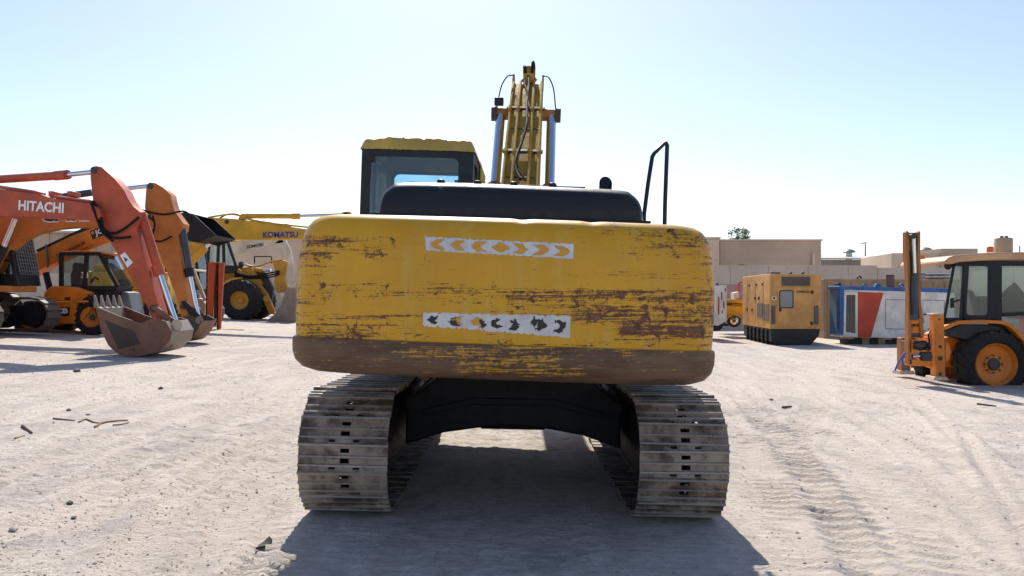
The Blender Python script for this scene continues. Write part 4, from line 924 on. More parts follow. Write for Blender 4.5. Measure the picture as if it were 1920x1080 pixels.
# ------------------------------------------------------------------ yellow excavator with dark blue lettering on the boom
dK = 31.
th = thing('excavator', 'bright yellow excavator with dark blue lettering on its long level boom', 'excavator', (-14.2, dK+1, gz(-14.2)))
crawler(th, -14.6, dK+.8, R(0), 1.05, M['kom'], M['dusty_black'], 0)
bm_ = pp(th, 'boom', M['kom'], [(318, 540), (328, 510), (352, 468), (366, 428), (373, 414), (388, 408), (424, 409), (456, 412), (510, 420), (570, 429), (650, 441), (668, 450), (660, 462), (559, 448), (500, 449), (430, 449), (393, 455), (372, 468), (358, 490), (345, 522), (335, 545)], dK, .5, .02)
text('lettering', 'KOMATSU', P(493, 446, dK), P(559, 445.5, dK), P(493, 434.5, dK), M['navy'], bm_, .03, depth=.014)
MB().lathe(P(405, 423, dK-.01), (0, 1, 0), [(0, -.03), (.10, -.03), (.12, 0), (.12, .02), (0, .02)], 20).build('boss', M['darksteel'], bm_)
MB().lathe(P(425, 416, dK-.01), (0, 1, 0), [(0, -.03), (.07, -.03), (.09, 0), (.09, .02), (0, .02)], 16).build('boss', M['darksteel'], bm_)
MB().tube(smooth_path([P(390, 408, dK+.1), P(420, 403, dK+.1), P(445, 402, dK+.1), P(470, 412, dK+.1), P(520, 420, dK+.1), P(600, 428, dK+.1)], 4), .04, 8).build('pipe', M['kom'], bm_)
MB().tube(smooth_path([P(412, 409, dK+.3), P(428, 402, dK+.3), P(452, 405, dK+.3), P(480, 415, dK+.3)], 4), .03, 8).build('hose', M['hose'], bm_)
for x, y in ((472, 413), (532, 420)): MB().prism([P(x, y+5, dK+.05), P(x, y-1, dK+.05), P(x+9, y, dK+.05), P(x+9, y+6, dK+.05)], (0, .35, 0)).build('pipe_clamp', M['kom'], bm_, .01)
ac = pc(th, 'arm_cylinder', M['kom'], (455, 405), (561, 405.5), dK+.2, dK+.2, 4.8); pc(ac, 'rod', M['chrome'], (560, 405), (648, 402), dK+.2, dK+.2, 2.8)
pc(ac, 'gland', M['kom'], (548, 405.5), (562, 405.5), dK+.2, dK+.2, 6); pp(ac, 'cylinder_mount', M['kom'], [(446, 412), (450, 402), (458, 400), (462, 410)], dK+.05, .35)
MB().lathe(P(648, 402, dK+.05), (0, 1, 0), [(0, 0), (.10, 0), (.10, .3), (0, .3)], 14).build('rod_eye', M['kom'], ac)
pp(th, 'arm', M['kom'], [(640, 398), (655, 396), (690, 450), (700, 560), (690, 600), (680, 600), (672, 470)], dK+.05, .4, .02)
bucket(th, [(640, 600), (650, 618), (675, 624), (700, 612), (705, 595), (690, 588), (670, 600)], dK-.2, 1.1, M['bucket'], M['bucket_in'], 0, 4, True, nt=4, tvec=(-4, -8))
for y in (-.16, .56):
    lc = pc(th, 'lift_cylinder', M['kom'], (352, 498), (386, 464), dK+y, dK+y, 6.5); pc(lc, 'rod', M['chrome'], (384, 466), (400, 446), dK+y, dK+y, 3.6)

# ------------------------------------------------------------------ yellow loader with raised dark bucket
dL = 27.5
th = thing('loader', 'yellow loader holding its black bucket up, mostly hidden behind the orange excavator arm', 'loader', ground_at(270, 612))
z0 = ORG[th.name]
pp(th, 'body', M['kom'], [(205, 560), (208, 520), (235, 508), (300, 512), (318, 540), (318, 590), (215, 596)], dL+.3, 1.5, .06)
for y in (.1, 1.7):
    pp(th, 'lift_arm', M['kom'], [(250, 540), (262, 520), (330, 436), (350, 424), (356, 436), (340, 452), (276, 548)], dL+y, .14, .02)
pp(th, 'bucket_frame', M['dusty_black'], [(334, 400), (344, 398), (352, 436), (342, 450)], dL+.2, 1.4, .02)
bb = bucket(th, [(405, 441), (362, 401), (345, 397), (334, 404), (334, 425), (345, 448), (370, 455)], dL-.1, 2.0, M['dusty_black'], M['dusty_black'], 1, 5, False, nt=0)
MB().prism([P(405, 441, dL-.05), P(345, 448, dL-.05), P(346, 451, dL-.05), P(404, 443, dL-.05)], (0, 1.9, 0)).build('floor_plate', M['dusty_black'], bb, .005)
wheel(th, P(238, 585, dL+.3), .58, .4, .32, M['cream'], 14); wheel(th, P(300, 585, dL+.3), .58, .4, .32, M['cream'], 14)
wheel(th, P(238, 585, dL+.3)+Vector((0, 1.3, 0)), .58, .4, .32, M['cream'], 14); wheel(th, P(300, 585, dL+.3)+Vector((0, 1.3, 0)), .58, .4, .32, M['cream'], 14)

# ------------------------------------------------------------------ cream skid steer half hidden between arm and mast
dS = 31.5
th = thing('skid_steer', 'cream coloured compact loader with slanted posts beside the red mast', 'loader', ground_at(345, 612))
pp(th, 'body', M['cream'], [(318, 598), (318, 566), (338, 556), (378, 560), (386, 572), (384, 598)], dS, 1.4, .04)
for y in (0, 1.3):
    MB().bar(P(363, 507, dS+y), P(385, 564, dS+y), .12, .12).build('post', M['cream'], th, .01); MB().bar(P(363, 507, dS+y), P(340, 512, dS+y), .12, .12).build('roof_rail', M['cream'], th, .01)
    MB().bar(P(340, 512, dS+y), P(330, 562, dS+y), .12, .12).build('post', M['cream'], th, .01)
pp(th, 'roof', M['cream'], [(338, 512), (340, 508), (364, 504), (366, 508)], dS-.05, 1.45, .02)
pp(th, 'engine_cover', M['gray'], [(335, 562), (340, 545), (368, 543), (374, 560)], dS+.3, .8, .03)
for x in (332, 372):
    for y in (.1, 1.3): wheel(th, P(x, 601, dS+y), .36, .26, .2, M['cream'], 12)

# ------------------------------------------------------------------ red forklift mast standing on the dirt
g = ground_at(398, 617)
th = thing('forklift_mast', 'orange-red forklift mast standing upright on the dirt', 'mast', g); dM = g.y
for x0, x1, tx in ((384, 399, 5), (405, 416, 4)):
    ms = MB().prism([P(x0+tx*.6, 492, dM), P(x1+tx, 493, dM), P(x1-3, 616, dM), P(x0+1, 617, dM)], (0, .12, 0)); ms.prism([P(x0+tx*.6, 492, dM), P(x0+tx*.6+3, 492, dM), P(x0+4, 617, dM), P(x0+1, 617, dM)], (0, .32, 0))
    ms.build('mast_rail', M['orange_red'], th, .01)
for y in (494, 540, 600): MB().bar(P(392, y, dM+.2), P(412, y, dM+.2), .1, .1).build('crossbar', M['orange_red'], th, .01)
MB().cyl(P(403, 610, dM+.2), P(406, 505, dM+.2), .06).build('lift_ram', M['darksteel'], th)
for y in (0, .5): MB().prism([P(398, 617, dM+y), P(455, 618, dM+y), P(460, 620, dM+y), P(398, 621, dM+y)], (0, .12, 0)).build('fork', M['darksteel'], th)

# ------------------------------------------------------------------ big wheel loader
dW = 39.5
th = thing('wheel_loader', 'big yellow wheel loader with dark tall tyre and wide bucket, left of the counterweight', 'loader', ground_at(453, 600))
wheel(th, P(453, 563, dW+.3), 1.06, .75, .47, M['loader'], 22, hubm=M['loader']); wheel(th, P(453, 563, dW+.3)+Vector((0, 2.2, 0)), 1.06, .75, .47, M['loader'], 22, hubm=M['loader'])
wheel(th, P(335, 563, dW+.3), 1.06, .75, .47, M['loader'], 22, hubm=M['loader']); wheel(th, P(335, 563, dW+.3)+Vector((0, 2.2, 0)), 1.06, .75, .47, M['loader'], 22, hubm=M['loader'])
pp(th, 'rear_body', M['loader'], [(290, 560), (295, 515), (390, 508), (412, 515), (412, 565), (300, 572)], dW+.5, 1.7, .06)
pp(th, 'front_frame', M['loader'], [(412, 565), (412, 522), (425, 505), (470, 500), (490, 530), (480, 565)], dW+.9, 1.0, .04)
pp(th, 'mudguard', M['loader'], [(410, 540), (418, 529), (432, 522), (450, 520), (450, 523), (434, 526), (421, 533), (413, 544)], dW+.1, .8, .01)
for y in (.75, 1.65): pp(th, 'lift_arm', M['loader'], [(434, 500), (445, 503), (478, 522), (500, 548), (514, 582), (514, 590), (504, 588), (490, 556), (470, 530), (436, 516)], dW+y, .2, .02)
lc = pc(th, 'tilt_cylinder', M['loader'], (452, 504), (492, 507), dW+1.2, dW+1.2, 4.5); pc(lc, 'rod', M['chrome'], (490, 507), (508, 506), dW+1.2, dW+1.2, 3)
pp(th, 'tilt_lever', M['loader'], [(511, 492), (524, 486), (538, 490), (537, 505), (534, 520), (538, 540), (532, 549), (518, 549), (514, 530), (516, 510)], dW+1.1, .25, .02)
MB().tube(smooth_path([P(460, 496, dW+1), P(480, 500, dW+1), P(510, 490, dW+1), P(530, 487, dW+1)], 4), .05, 8).build('pipe', M['loader'], th)
for y in (.2, 1.9): pp(th, 'headlamp_post', M['dusty_black'], [(446, 502), (447, 492), (453, 490), (455, 497), (450, 503)], dW+y, .25, .01)
pp(th, 'valve_block', M['darksteel'], [(466, 532), (472, 508), (498, 510), (512, 540), (508, 570), (490, 575)], dW+1.25, .35, .03)
for y in (.8, 1.6): pc(th, 'lift_ram', M['loader'], (446, 548), (492, 552), dW+y, dW+y, 5)
MB().cyl(P(500, 560, dW+.6), P(500, 560, dW+2.0), .18).build('cross_tube', M['loader'], th)
for k in range(3): MB().tube(smooth_path([P(440, 512+3*k, dW+.7), P(470, 518+2*k, dW+.6), P(505, 512+4*k, dW+.9), P(524, 508+3*k, dW+1)], 4), .04, 6).build('hose', M['hose'], th)
pp(th, 'rear_mudguard', M['loader'], [(296, 545), (306, 528), (335, 520), (366, 526), (380, 545), (366, 532), (335, 525), (308, 533)], dW+.1, .8, .01)
pp(th, 'steps', M['dusty_black'], [(398, 570), (398, 515), (402, 515), (402, 570)], dW+.2, .5, .01)
MB().prism([P(476, 494, dW+3.2), P(476, 481, dW+3.2), P(478, 480, dW+3.2), P(508, 480, dW+3.2), P(510, 482, dW+3.2), P(510, 494, dW+3.2), P(508, 494, dW+3.2), P(508, 482, dW+3.2), P(478, 482, dW+3.2), P(478, 494, dW+3.2)], (0, .06, 0)).build('guard_rail', M['dusty_black'], th)
fr = MB()
for dd in (dW+.5, dW+1.9):
    bars([((389, 506), (392, 449)), ((392, 450), (426, 450)), ((426, 450), (443, 500)), ((408, 503), (410, 450)), ((420, 503), (419, 450)), ((389, 500), (443, 500))], dd, .13, fr)
fr.bar(P(426, 450, dW+.5), P(426, 450, dW+1.9), .13, .13).bar(P(392, 450, dW+.5), P(392, 450, dW+1.9), .13, .13)
fr.prism([P(388, 498, dW+.5), P(444, 498, dW+.5), P(440, 512, dW+.5), P(390, 512, dW+.5)], (0, 1.4, 0))
cab_ = fr.build('cab', M['dusty_black'], th, .01)
pp(cab_, 'cab_roof', M['loader'], [(388, 450), (390, 445), (428, 445), (431, 450)], dW+.45, 1.5, .03)
for dd in (dW+.5, dW+1.9): pp(cab_, 'side_window', M['glass'], [(390, 500), (392, 450), (426, 450), (442, 500)], dd, .01, 0)
MB().prism([P(427, 451, dW+.5), P(443, 500, dW+.5), P(443, 500, dW+1.9), P(427, 451, dW+1.9)], (.015, 0, .005)).build('windscreen', M['glass'], cab_)
bucket(th, [(556, 604), (540, 609), (502, 608), (497, 603), (514, 590), (527, 572), (534, 548), (540, 538), (552, 540)], dW-.2, 2.9, M['bucket_in'], M['bucket_in'], 1, 7, False, nt=0)

# ------------------------------------------------------------------ pale excavator far behind
dB = 50.
th = thing('excavator', 'pale cream excavator far behind the wheel loader, its arm hanging beside the counterweight', 'excavator', (-19., dB+1, gz(-19)))
crawler(th, -20.6, dB+1, R(0), 1.0, M['cream'], M['dusty_black'], 0)
bm_ = pp(th, 'boom', M['cream'], [(405, 520), (412, 495), (436, 462), (455, 452), (500, 447), (530, 447), (532, 455), (505, 459), (480, 466), (450, 475), (436, 476), (424, 500), (415, 525)], dB, .5, .02)
text('lettering', 'KOMATSU', P(463, 466.5, dB), P(494, 461, dB), P(463, 460.5, dB), M['textblack'], bm_, .05, depth=.014)
pp(th, 'arm', M['cream'], [(516, 455), (526, 447), (533, 446), (544, 470), (549, 500), (548, 532), (541, 532), (538, 500), (524, 474)], dB, .4, .02)
bucket(th, [(522, 540), (528, 556), (545, 562), (556, 550), (552, 532), (538, 530)], dB-.2, 1.0, M['cream'], M['bucket_in'], 0, 4, False, nt=0)
# ------------------------------------------------------------------ right: orange backhoe loader
dN = 16.3
th = thing('backhoe_loader', 'orange backhoe loader with black framed cab at the right edge, its boom folded upright', 'backhoe loader', ground_at(1857, 722))
J = M['jcb_right']
wheel(th, P(1857, 682, dN+.28), .735, .5, .455, J, 20, flat=.22)
wheel(th, P(1857, 682, dN+.28)+Vector((0, 1.75, 0)), .735, .5, .455, J, 20, flat=.22)
wheel(th, P(2088, 694, dN+.3), .46, .36, .27, J, 16); wheel(th, P(2088, 694, dN+.3)+Vector((0, 1.7, 0)), .46, .36, .27, J, 16)
pp(th, 'chassis', J, [(1768, 634), (1800, 628), (1840, 640), (2120, 640), (2130, 672), (1850, 690), (1768, 688)], dN+.55, 1.2, .03)
pp(th, 'bonnet', J, [(1975, 640), (1975, 572), (2100, 580), (2130, 600), (2130, 640)], dN+.5, 1.2, .06)
for y in (.2, 1.85): pp(th, 'loader_arm', J, [(1990, 580), (2005, 565), (2150, 640), (2190, 690), (2175, 700), (2130, 655)], dN+y, .14, .02)
bucket(th, [(2265, 716), (2200, 712), (2175, 690), (2180, 655), (2200, 640)], dN-.1, 2.35, M['darksteel'], M['darksteel'], 0, 4, False, nt=0)
# cab
ck = dN+.12; cw_ = 1.75
fr = MB()
def poly_bar(pts, d, w, mb_):
    for a, b in zip(pts[:-1], pts[1:]): mb_.bar(P(*a, d), P(*b, d), w, w)
for dd in (ck+.05, ck+cw_-.05):
    poly_bar([(1804, 604), (1807, 560), (1811, 494)], dd, .10, fr); poly_bar([(1769, 606), (1777, 560), (1789, 496)], dd, .05, fr)
    fr.prism([P(1855, 604, dd-.05), P(1857, 492, dd-.05), P(1879, 492, dd-.05), P(1879, 604, dd-.05)], (0, .1, 0))
    poly_bar([(1772, 600), (1860, 600), (1885, 610), (1925, 660)], dd, .10, fr); poly_bar([(1789, 494), (1990, 494)], dd, .11, fr); poly_bar([(1990, 494), (1975, 660)], dd, .09, fr)
    poly_bar([(1879, 590), (1920, 588), (1975, 600)], dd, .08, fr)
    fr.prism([P(1810, 592, dd-.03), P(1857, 592, dd-.03), P(1857, 604, dd-.03), P(1808, 604, dd-.03)], (0, .06, 0))
for q in ((1789, 494), (1990, 494), (1772, 602), (1867, 494)): fr.bar(P(*q, ck+.05), P(*q, ck+cw_-.05), .09, .09)
cab_ = fr.build('cab', M['dusty_black'], th, .012)
wx = MB()
ring(rrect(1807, 1860, 494, 600, 4), rrect(1811.5, 1855.5, 499, 591, 7), lambda u, v_, w_: P(u, v_, ck)+Vector((0, w_-.02, 0)), .05).build('door_frame', M['dusty_black'], cab_, .006)
pp(cab_, 'rear_pane', M['glass_green'] if 'glass_green' in M else M['glass'], [(1771, 602), (1790, 497), (1809, 497), (1803, 602)], ck+.05, .008, 0)
for dd in (ck+.03, ck+cw_-.05):
    pp(cab_, 'side_window', M['glass'], [(1809, 600), (1809, 497), (1858, 497), (1858, 600)], dd, .008, 0)
    pp(cab_, 'front_window', M['glass'], [(1879, 590), (1879, 497), (1988, 497), (1976, 640), (1925, 640)], dd, .008, 0)
pp(cab_, 'rear_pane', M['glass'], [(1771, 602), (1790, 497), (1809, 497), (1803, 602)], ck+cw_-.05, .008, 0)
rf = [(1771, 494), (1772, 489), (1779, 483), (1790, 479), (1820, 476), (1853, 473.5), (1920, 472.5), (2000, 474), (2010, 480), (2005, 488), (1920, 487), (1850, 488), (1800, 491), (1786, 495)]
pp(cab_, 'cab_roof', M['roof_orange'], rf, ck-.08, cw_+.16, .035)
MB().lathe(P(1856.5, 473, ck+.7), (0, 0, 1), [(0, 0), (.07, 0), (.07, .04), (.074, .05), (.07, .1), (.05, .125), (0, .13)], 18).build('beacon', M['beacon'], cab_)
MB().lathe(P(1778, 499, ck+.1), (-.75, -.6, -.2), [(0, -.05), (.06, -.05), (.075, .03), (.06, .05), (0, .05)], 16).build('work_lamp', M['dusty_black'], cab_)
MB().lathe(P(1788, 497, ck+.1), (-.75, -.6, -.2), [(0, -.04), (.035, -.04), (.04, .03), (0, .04)], 12).build('work_lamp', M['textwhite'], cab_)
pp(cab_, 'mirror', M['dusty_black'], [(1783, 560), (1789, 558), (1790, 577), (1784, 578)], ck-.06, .05, .01)
MB().tube([P(1788, 566, ck), P(1801, 562, ck+.03)], .018, 6).build('mirror_arm', M['dusty_black'], cab_)
pp(cab_, 'seat', M['gray'], [(1815, 548), (1818, 543), (1826, 546), (1836, 572), (1838, 592), (1828, 592)], ck+.55, .5, .03); pp(cab_, 'seat_base', M['gray'], [(1836, 556), (1856, 555), (1857, 596), (1838, 596)], ck+.55, .5, .03)
pp(cab_, 'dashboard', M['seat'], [(1884, 574), (1905, 560), (1918, 566), (1935, 562), (1940, 600), (1884, 585)], ck+.4, .8, .03)
MB().bar(P(1886, 566, ck+.8), P(1914, 542, ck+.8), .05, .42).build('steering_wheel', M['seat'], cab_, .02)
MB().tube([P(1908, 575, ck+.8), P(1900, 554, ck+.8)], .03, 8).build('steering_column', M['seat'], cab_)
# wing over the wheel
wg = [(1770, 616), (1773, 611), (1785, 606), (1799, 601), (1840, 599.5), (1880, 601), (1897, 608), (1910, 619), (1930, 642), (1942, 665), (1933, 665), (1920, 640), (1903, 622), (1892, 612), (1878, 607.5), (1840, 606), (1800, 608), (1786, 613), (1774, 619)]
pp(th, 'mudguard', J, wg, dN-.03, .55, .012)
pp(th, 'inner_guard', M['black'], [(1775, 620), (1800, 609), (1878, 609), (1902, 624), (1925, 650), (1925, 668), (1860, 650), (1800, 634), (1776, 630)], dN+.18, .4, .01)
# stabiliser legs
for y, xo in ((0, 0),):
    st = pp(th, 'stabiliser', J, [(1752, 592), (1770, 592), (1773, 706), (1755, 706)], dN-.05+y, .22, .012)
    pp(st, 'stabiliser_cap', M['roof_orange'], [(1750, 591.5), (1750, 588), (1766, 587), (1771, 591.5)], dN-.07+y, .26, .008)
    pp(st, 'stabiliser_foot', M['cream'], [(1750, 714), (1753, 706.5), (1775, 706.5), (1780, 713)], dN-.12+y, .36, .008)
    for q, r in (((1761, 599), .03), ((1763, 650), .05), ((1763, 672), .07), ((1763, 701), .05)):
        MB().lathe(P(*q, dN-.053+y), (0, 1, 0), [(0, -.006), (r*.75, -.006), (r*.75, .004), (0, .004)], 8).build('worn_patch', M['darksteel'], st)
pp(th, 'stabiliser_frame', J, [(1744, 626), (1752, 622), (1752, 692), (1744, 688)], dN+.1, .25, .012)
x0_, x1_ = P(1753, 0, dN).x, P(1772, 0, dN).x
st = MB().box(x0_, x1_, dN+1.4, dN+1.62, P(0, 706, dN).z, P(0, 640, dN).z).build('stabiliser', M['arm_brown'], th, .012)
MB().box(x0_-.06, x1_+.06, dN+1.35, dN+1.7, P(0, 714, dN).z, P(0, 706.5, dN).z).build('stabiliser_foot', M['cream'], st, .008)
MB().box(x0_-.02, x1_-.02, dN+.3, dN+1.39, P(0, 672, dN).z, P(0, 645, dN).z).build('cross_frame', M['bucket'], th, .012)
pp(th, 'frame_lug', J, [(1773, 642), (1780, 644), (1784, 660), (1780, 676), (1773, 680)], dN+.0, .3, .02)
# slew post and folded boom
dR = dN-.3
sl = MB()
for x0, x1, y0, y1, a, t_ in ((1708, 1728, 624, 632, .1, .5), (1706, 1722, 636, 662, 0, .5), (1722, 1746, 640, 648, .05, .5), (1706, 1746, 674, 687, 0, .6), (1708, 1724, 664, 672, .1, .4), (1740, 1746, 632, 688, .1, .5)):
    sl.prism([P(x0, y0, dR+a), P(x1, y0+1, dR+a), P(x1, y1, dR+a), P(x0, y1-1, dR+a)], (0, t_*.45, 0))
sl.build('slew_post', M['rust'] if False else J, th, .01)
pc(th, 'slew_cylinder', M['darksteel'], (1712, 647), (1742, 650), dR, dR, 8); pc(th, 'slew_cylinder', M['darksteel'], (1727, 668), (1744, 668), dR, dR, 9)
pc(th, 'slew_rod', M['chrome'], (1711, 668), (1729, 667), dR, dR, 3)
MB().tube(smooth_path([P(1713, 650, dR-.1), P(1728, 656, dR-.12), P(1742, 645, dR-.1), P(1741, 628, dR-.05), P(1745, 622, dR)], 4), .016, 8).build('hose', M['hose'], th)
MB().tube(smooth_path([P(1716, 643, dR-.1), P(1735, 640, dR-.14), P(1744, 655, dR-.1)], 4), .016, 8).build('hose', M['hose'], th)
lft = [(1703, 683), (1703, 600), (1704, 560), (1702, 505), (1699, 482), (1699, 436), (1701.5, 432.5), (1705, 436), (1706, 482), (1709, 560), (1709, 640), (1710, 684)]
rgt = [(1733, 632), (1730, 594), (1727, 560), (1727, 500), (1726, 482), (1726, 436), (1724, 432.5), (1721, 436), (1720, 482), (1721, 560), (1724, 598), (1727, 632)]
bo = pp(th, 'boom', M['arm_brown'], lft, dR, .15, .006)
pp(bo, 'boom_plate', M['arm_brown'], rgt, dR, .15, .006)
pp(bo, 'boom_web', M['bucket'], [(1704, 440), (1722, 440), (1722, 500), (1725, 600), (1706, 600), (1706, 500)], dR+.10, .05, .01)
MB().prism([P(1702, 436, dR+.1), P(1723, 436, dR+.1), P(1722, 446, dR+.1), P(1704, 446, dR+.1)], (0, .06, 0)).build('boom_head', M['bucket'], bo, .01)
pc(bo, 'pivot_pin', J, (1694, 482), (1732, 482), dR+.2, dR+.2, 4); pc(bo, 'pivot_pin', M['darksteel'], (1702, 628), (1728, 628), dR+.1, dR+.1, 6)
dc = pc(th, 'dipper_cylinder', M['bluegray'], (1714, 600), (1715, 512), dR-.02, dR-.02, 6.6); pc(dc, 'rod', M['chrome'], (1715, 514), (1713, 444), dR-.02, dR-.02, 3.6)
MB().lathe(P(1713, 443, dR-.08), (0, 1, 0), [(0, 0), (.055, 0), (.055, .14), (0, .14)], 14).build('rod_eye', M['darksteel'], dc)
MB().tube(smooth_path([P(1709, 590, dR-.08), P(1707, 540, dR-.1), P(1709, 505, dR-.06), P(1706, 470, dR)], 4), .014, 8).build('hose', M['hose'], bo)
pp(th, 'yoke', J, [(1703, 598), (1733, 596), (1734, 606), (1703, 608)], dR+.02, .14, .008)
pp(th, 'lower_bracket', J, [(1712, 612), (1724, 612), (1726, 634), (1710, 634)], dR+.05, .3, .01)
dip = pp(th, 'dipper', M['arm_brown'], [(1701, 440), (1724, 440), (1722, 520), (1716, 660), (1706, 660)], dR+.17, .14, .01)
# blue strap hanging from the boom
sp_ = [P(1699, 660, dR-.04), P(1692, 668, dR-.12), P(1682, 686, dR-.16), P(1679, 695, dR-.16)]
MB().loft([[p_+Vector((-.022, 0, 0)), p_+Vector((.022, .01, .0)), p_+Vector((.022, .02, .0)), p_+Vector((-.022, .01, 0))] for p_ in smooth_path(sp_, 4)]).build('tie_strap', M['strap'], th)
sp_ = [P(1692, 668, dR-.1), P(1694, 682, dR-.12), P(1701, 694, dR-.16), P(1690, 695, dR-.25)]
MB().loft([[p_+Vector((-.022, 0, 0)), p_+Vector((.022, .01, .0)), p_+Vector((.022, .02, .0)), p_+Vector((-.022, .01, 0))] for p_ in smooth_path(sp_, 4)]).build('tie_strap', M['strap'], th)

# ------------------------------------------------------------------ tan generator canopy
dG = 30.
g0 = P(1444, 645, dG); zb = gz(10.)
th = thing('generator', 'tan enclosed generator on a black skid with louvres and a round-cornered window', 'generator', (11.1, dG+2.4, zb))
kx = lambda px: (px-CX)*dG/F
def gface(x0, x1, y0, y1, off, t_, nm, mt, par, bev=.006):
    return MB().prism([P(x0, y0, dG-off), P(x1, y0, dG-off), P(x1, y1, dG-off), P(x0, y1, dG-off)], (0, t_, 0)).build(nm, mt, par, bev)
SK = .085                                          # the box is turned slightly: its long side leans away to the right
far = Vector((.42, 5.0, 0))
c0 = [P(1444, 617, dG), P(1540, 617, dG), P(1540, 515, dG), P(1444, 513, dG)]
body = MB().loft([c0, [q+far for q in c0]]).build('canopy', M['genset'], th, .02)
b0 = [P(1446, 617.5, dG), P(1538, 617.5, dG), P(1535, 630, dG), P(1520, 647, dG), P(1458, 647, dG), P(1446, 640, dG)]
for q in b0:
    q.z = max(q.z, zb-.02)
MB().loft([b0, [q+far*.98 for q in b0]]).build('skid', M['black'], th, .01)
for k in range(6):
    u = .1+.14*k; o = P(1445, 618, dG)+far*u
    MB().box(o.x-.04, o.x+.06, o.y, o.y+.10, zb, o.z-.02).build('skid_rib', M['dusty_black'], th, .008)
gface(1466, 1519, 519, 536, .02, .03, 'louvre_panel', M['louvre'], body)
for k in range(7): gface(1466, 1519, 520+2.3*k, 521+2.3*k, .05, .03, 'louvre_slat', M['louvre'], body, 0)
door = gface(1458, 1526, 538, 613, .025, .03, 'door', M['genset'], body, .01)
MB().prism([P(u, v_, dG-.03) for u, v_ in rrect(1461, 1488, 544, 578, 4)], (0, .004, 0)).build('window_seal', M['black'], door)
MB().prism([P(u, v_, dG-.036) for u, v_ in rrect(1463, 1486, 546, 576, 3)], (0, .004, 0)).build('window_pane', M['pane'], door)
for x, y in ((1523, 548), (1522, 606), (1463, 581)): gface(x-2, x+2.5, y-3, y+3, .05, .03, 'hinge', M['black'], door, .004)
text('lettering', 'CATERPILLAR', P(1493, 549, dG-.03), P(1518, 549, dG-.03), P(1493, 545, dG-.03), M['textblack'], door, .04, depth=.006)
for x0, x1 in ((1446, 1454), (1527, 1535)):
    pnl = gface(x0, x1, 573, 608, .02, .03, 'louvre_panel', M['louvre'], body)
    for k in range(8): gface(x0, x1, 574+4.3*k, 575.5+4.3*k, .045, .03, 'louvre_slat', M['louvre'], body, 0)
gface(1448, 1456, 556, 562, .02, .03, 'warning_plate', M['textwhite'], body); gface(1449.5, 1454, 557, 561, .026, .004, 'warning_mark', M['textblack'], body)
def gside(u0, u1, y0, y1, off, nm, mt, par):      # on the long left side, u along its length
    a = P(1444, y0, dG); b = P(1444, y1, dG)
    q = [a+far*u0, a+far*u1, b+far*u1, b+far*u0]
    return MB().prism([p_+Vector((-off, 0, 0)) for p_ in q], (off+.002, 0, 0)).build(nm, mt, par, .004)
for u0, u1 in ((.03, .12), (.16, .21), (.24, .42)): gside(u0, u1, 570 if u0 < .2 else 569, 602 if u0 < .2 else 596, .02, 'louvre_panel', M['louvre'], body)
for u0, u1 in ((.23, .27), (.43, .47), (.70, .74)): 
    gside(u0, u1, 530, 534, .03, 'latch', M['textred'], body)
for u0 in (.35, .48): gside(u0, u0+.04, 556, 562, .03, 'latch', M['black'], body)
for u0 in (.22, .50, .78): gside(u0, u0+.004, 524, 612, .008, 'door_seam', M['black'], body)
for u0 in (.60, .80): gside(u0, u0+.03, 580, 586, .03, 'latch', M['textred'], body)
MB().box(c0[3].x+.1, c0[3].x+.5, dG+.3, dG+.7, c0[3].z, c0[3].z+.06).build('roof_cap', M['black'], th, .01)
for px in (1457, 1493, 1516):
    x = kx(px); MB().lathe((x, dG+.6, c0[3].z), (0, 0, 1), [(0, 0), (.06, 0), (.06, .05), (.03, .09), (0, .1)], 10).build('lifting_eye', M['darksteel'], th)

# ------------------------------------------------------------------ blue, red and white generator
dQ = 30.5
th = thing('generator', 'blue topped white generator with a red slanted panel, behind the upright backhoe boom', 'generator', (15.5, dQ+1, zb))
def qface(pts, off, t_, nm, mt, par, bev=.005):
    return MB().prism([P(x, y, dQ-off) for x, y in pts], (0, t_, 0)).build(nm, mt, par, bev)
body = qface([(1577, 632), (1577, 541), (1790, 548), (1790, 636)], 0, 1.05, 'canopy', M['white'], th, .02)
qface([(1574, 543), (1574, 536), (1790, 541.5), (1790, 549)], .03, 1.11, 'top_rail', M['blue'], body, .02)
qface([(1574.5, 543.5), (1583, 543.5), (1583, 622), (1579, 630), (1574.5, 622)], .022, .3, 'corner_post', M['blue'], body, .01)
xe = P(1576, 0, dQ).x
lf = [(xe, dQ+.03, P(0, 543.5, dQ).z), (xe, dQ+.03, P(0, 629, dQ).z), (xe, dQ+1.03, P(0, 629, dQ).z), (xe, dQ+1.03, P(0, 543.5, dQ).z)]
MB().prism(lf, (.012, 0, 0)).build('end_panel', M['blueside'], body, .006)
zq = lambda y: P(0, y, dQ).z
q_ = [(xe, dQ+1.02, zq(580)), (xe, dQ+.35, zq(628)), (xe, dQ+1.02, zq(628))]
MB().prism(q_, (-.012, 0, 0)).build('end_stripe', M['blue'], body)
fm = ring([(1582, 628), (1608, 632), (1608, 547), (1583, 547)], [(1586, 622), (1604, 625), (1604, 553), (1587, 553)], lambda u, v_, w_: P(u, v_, dQ-.06)+Vector((0, w_, 0)), .06).build('louvre_frame', M['white'], body, .006)
qface([(1585, 623), (1605, 627), (1605, 552), (1586, 552)], .025, .02, 'louvre_panel', M['louvre'], body, 0)
for k in range(14):
    y = 554+5.1*k; qface([(1586.5, y+1.5), (1604.5, y+1.6), (1604.5, y), (1586.5, y)], .05, .03, 'louvre_slat', M['louvre'], body, 0)
qface([(1609, 632.5), (1609, 547.5), (1656.5, 549), (1633, 633.5)], .02, .02, 'red_panel', M['red'], body, .004)
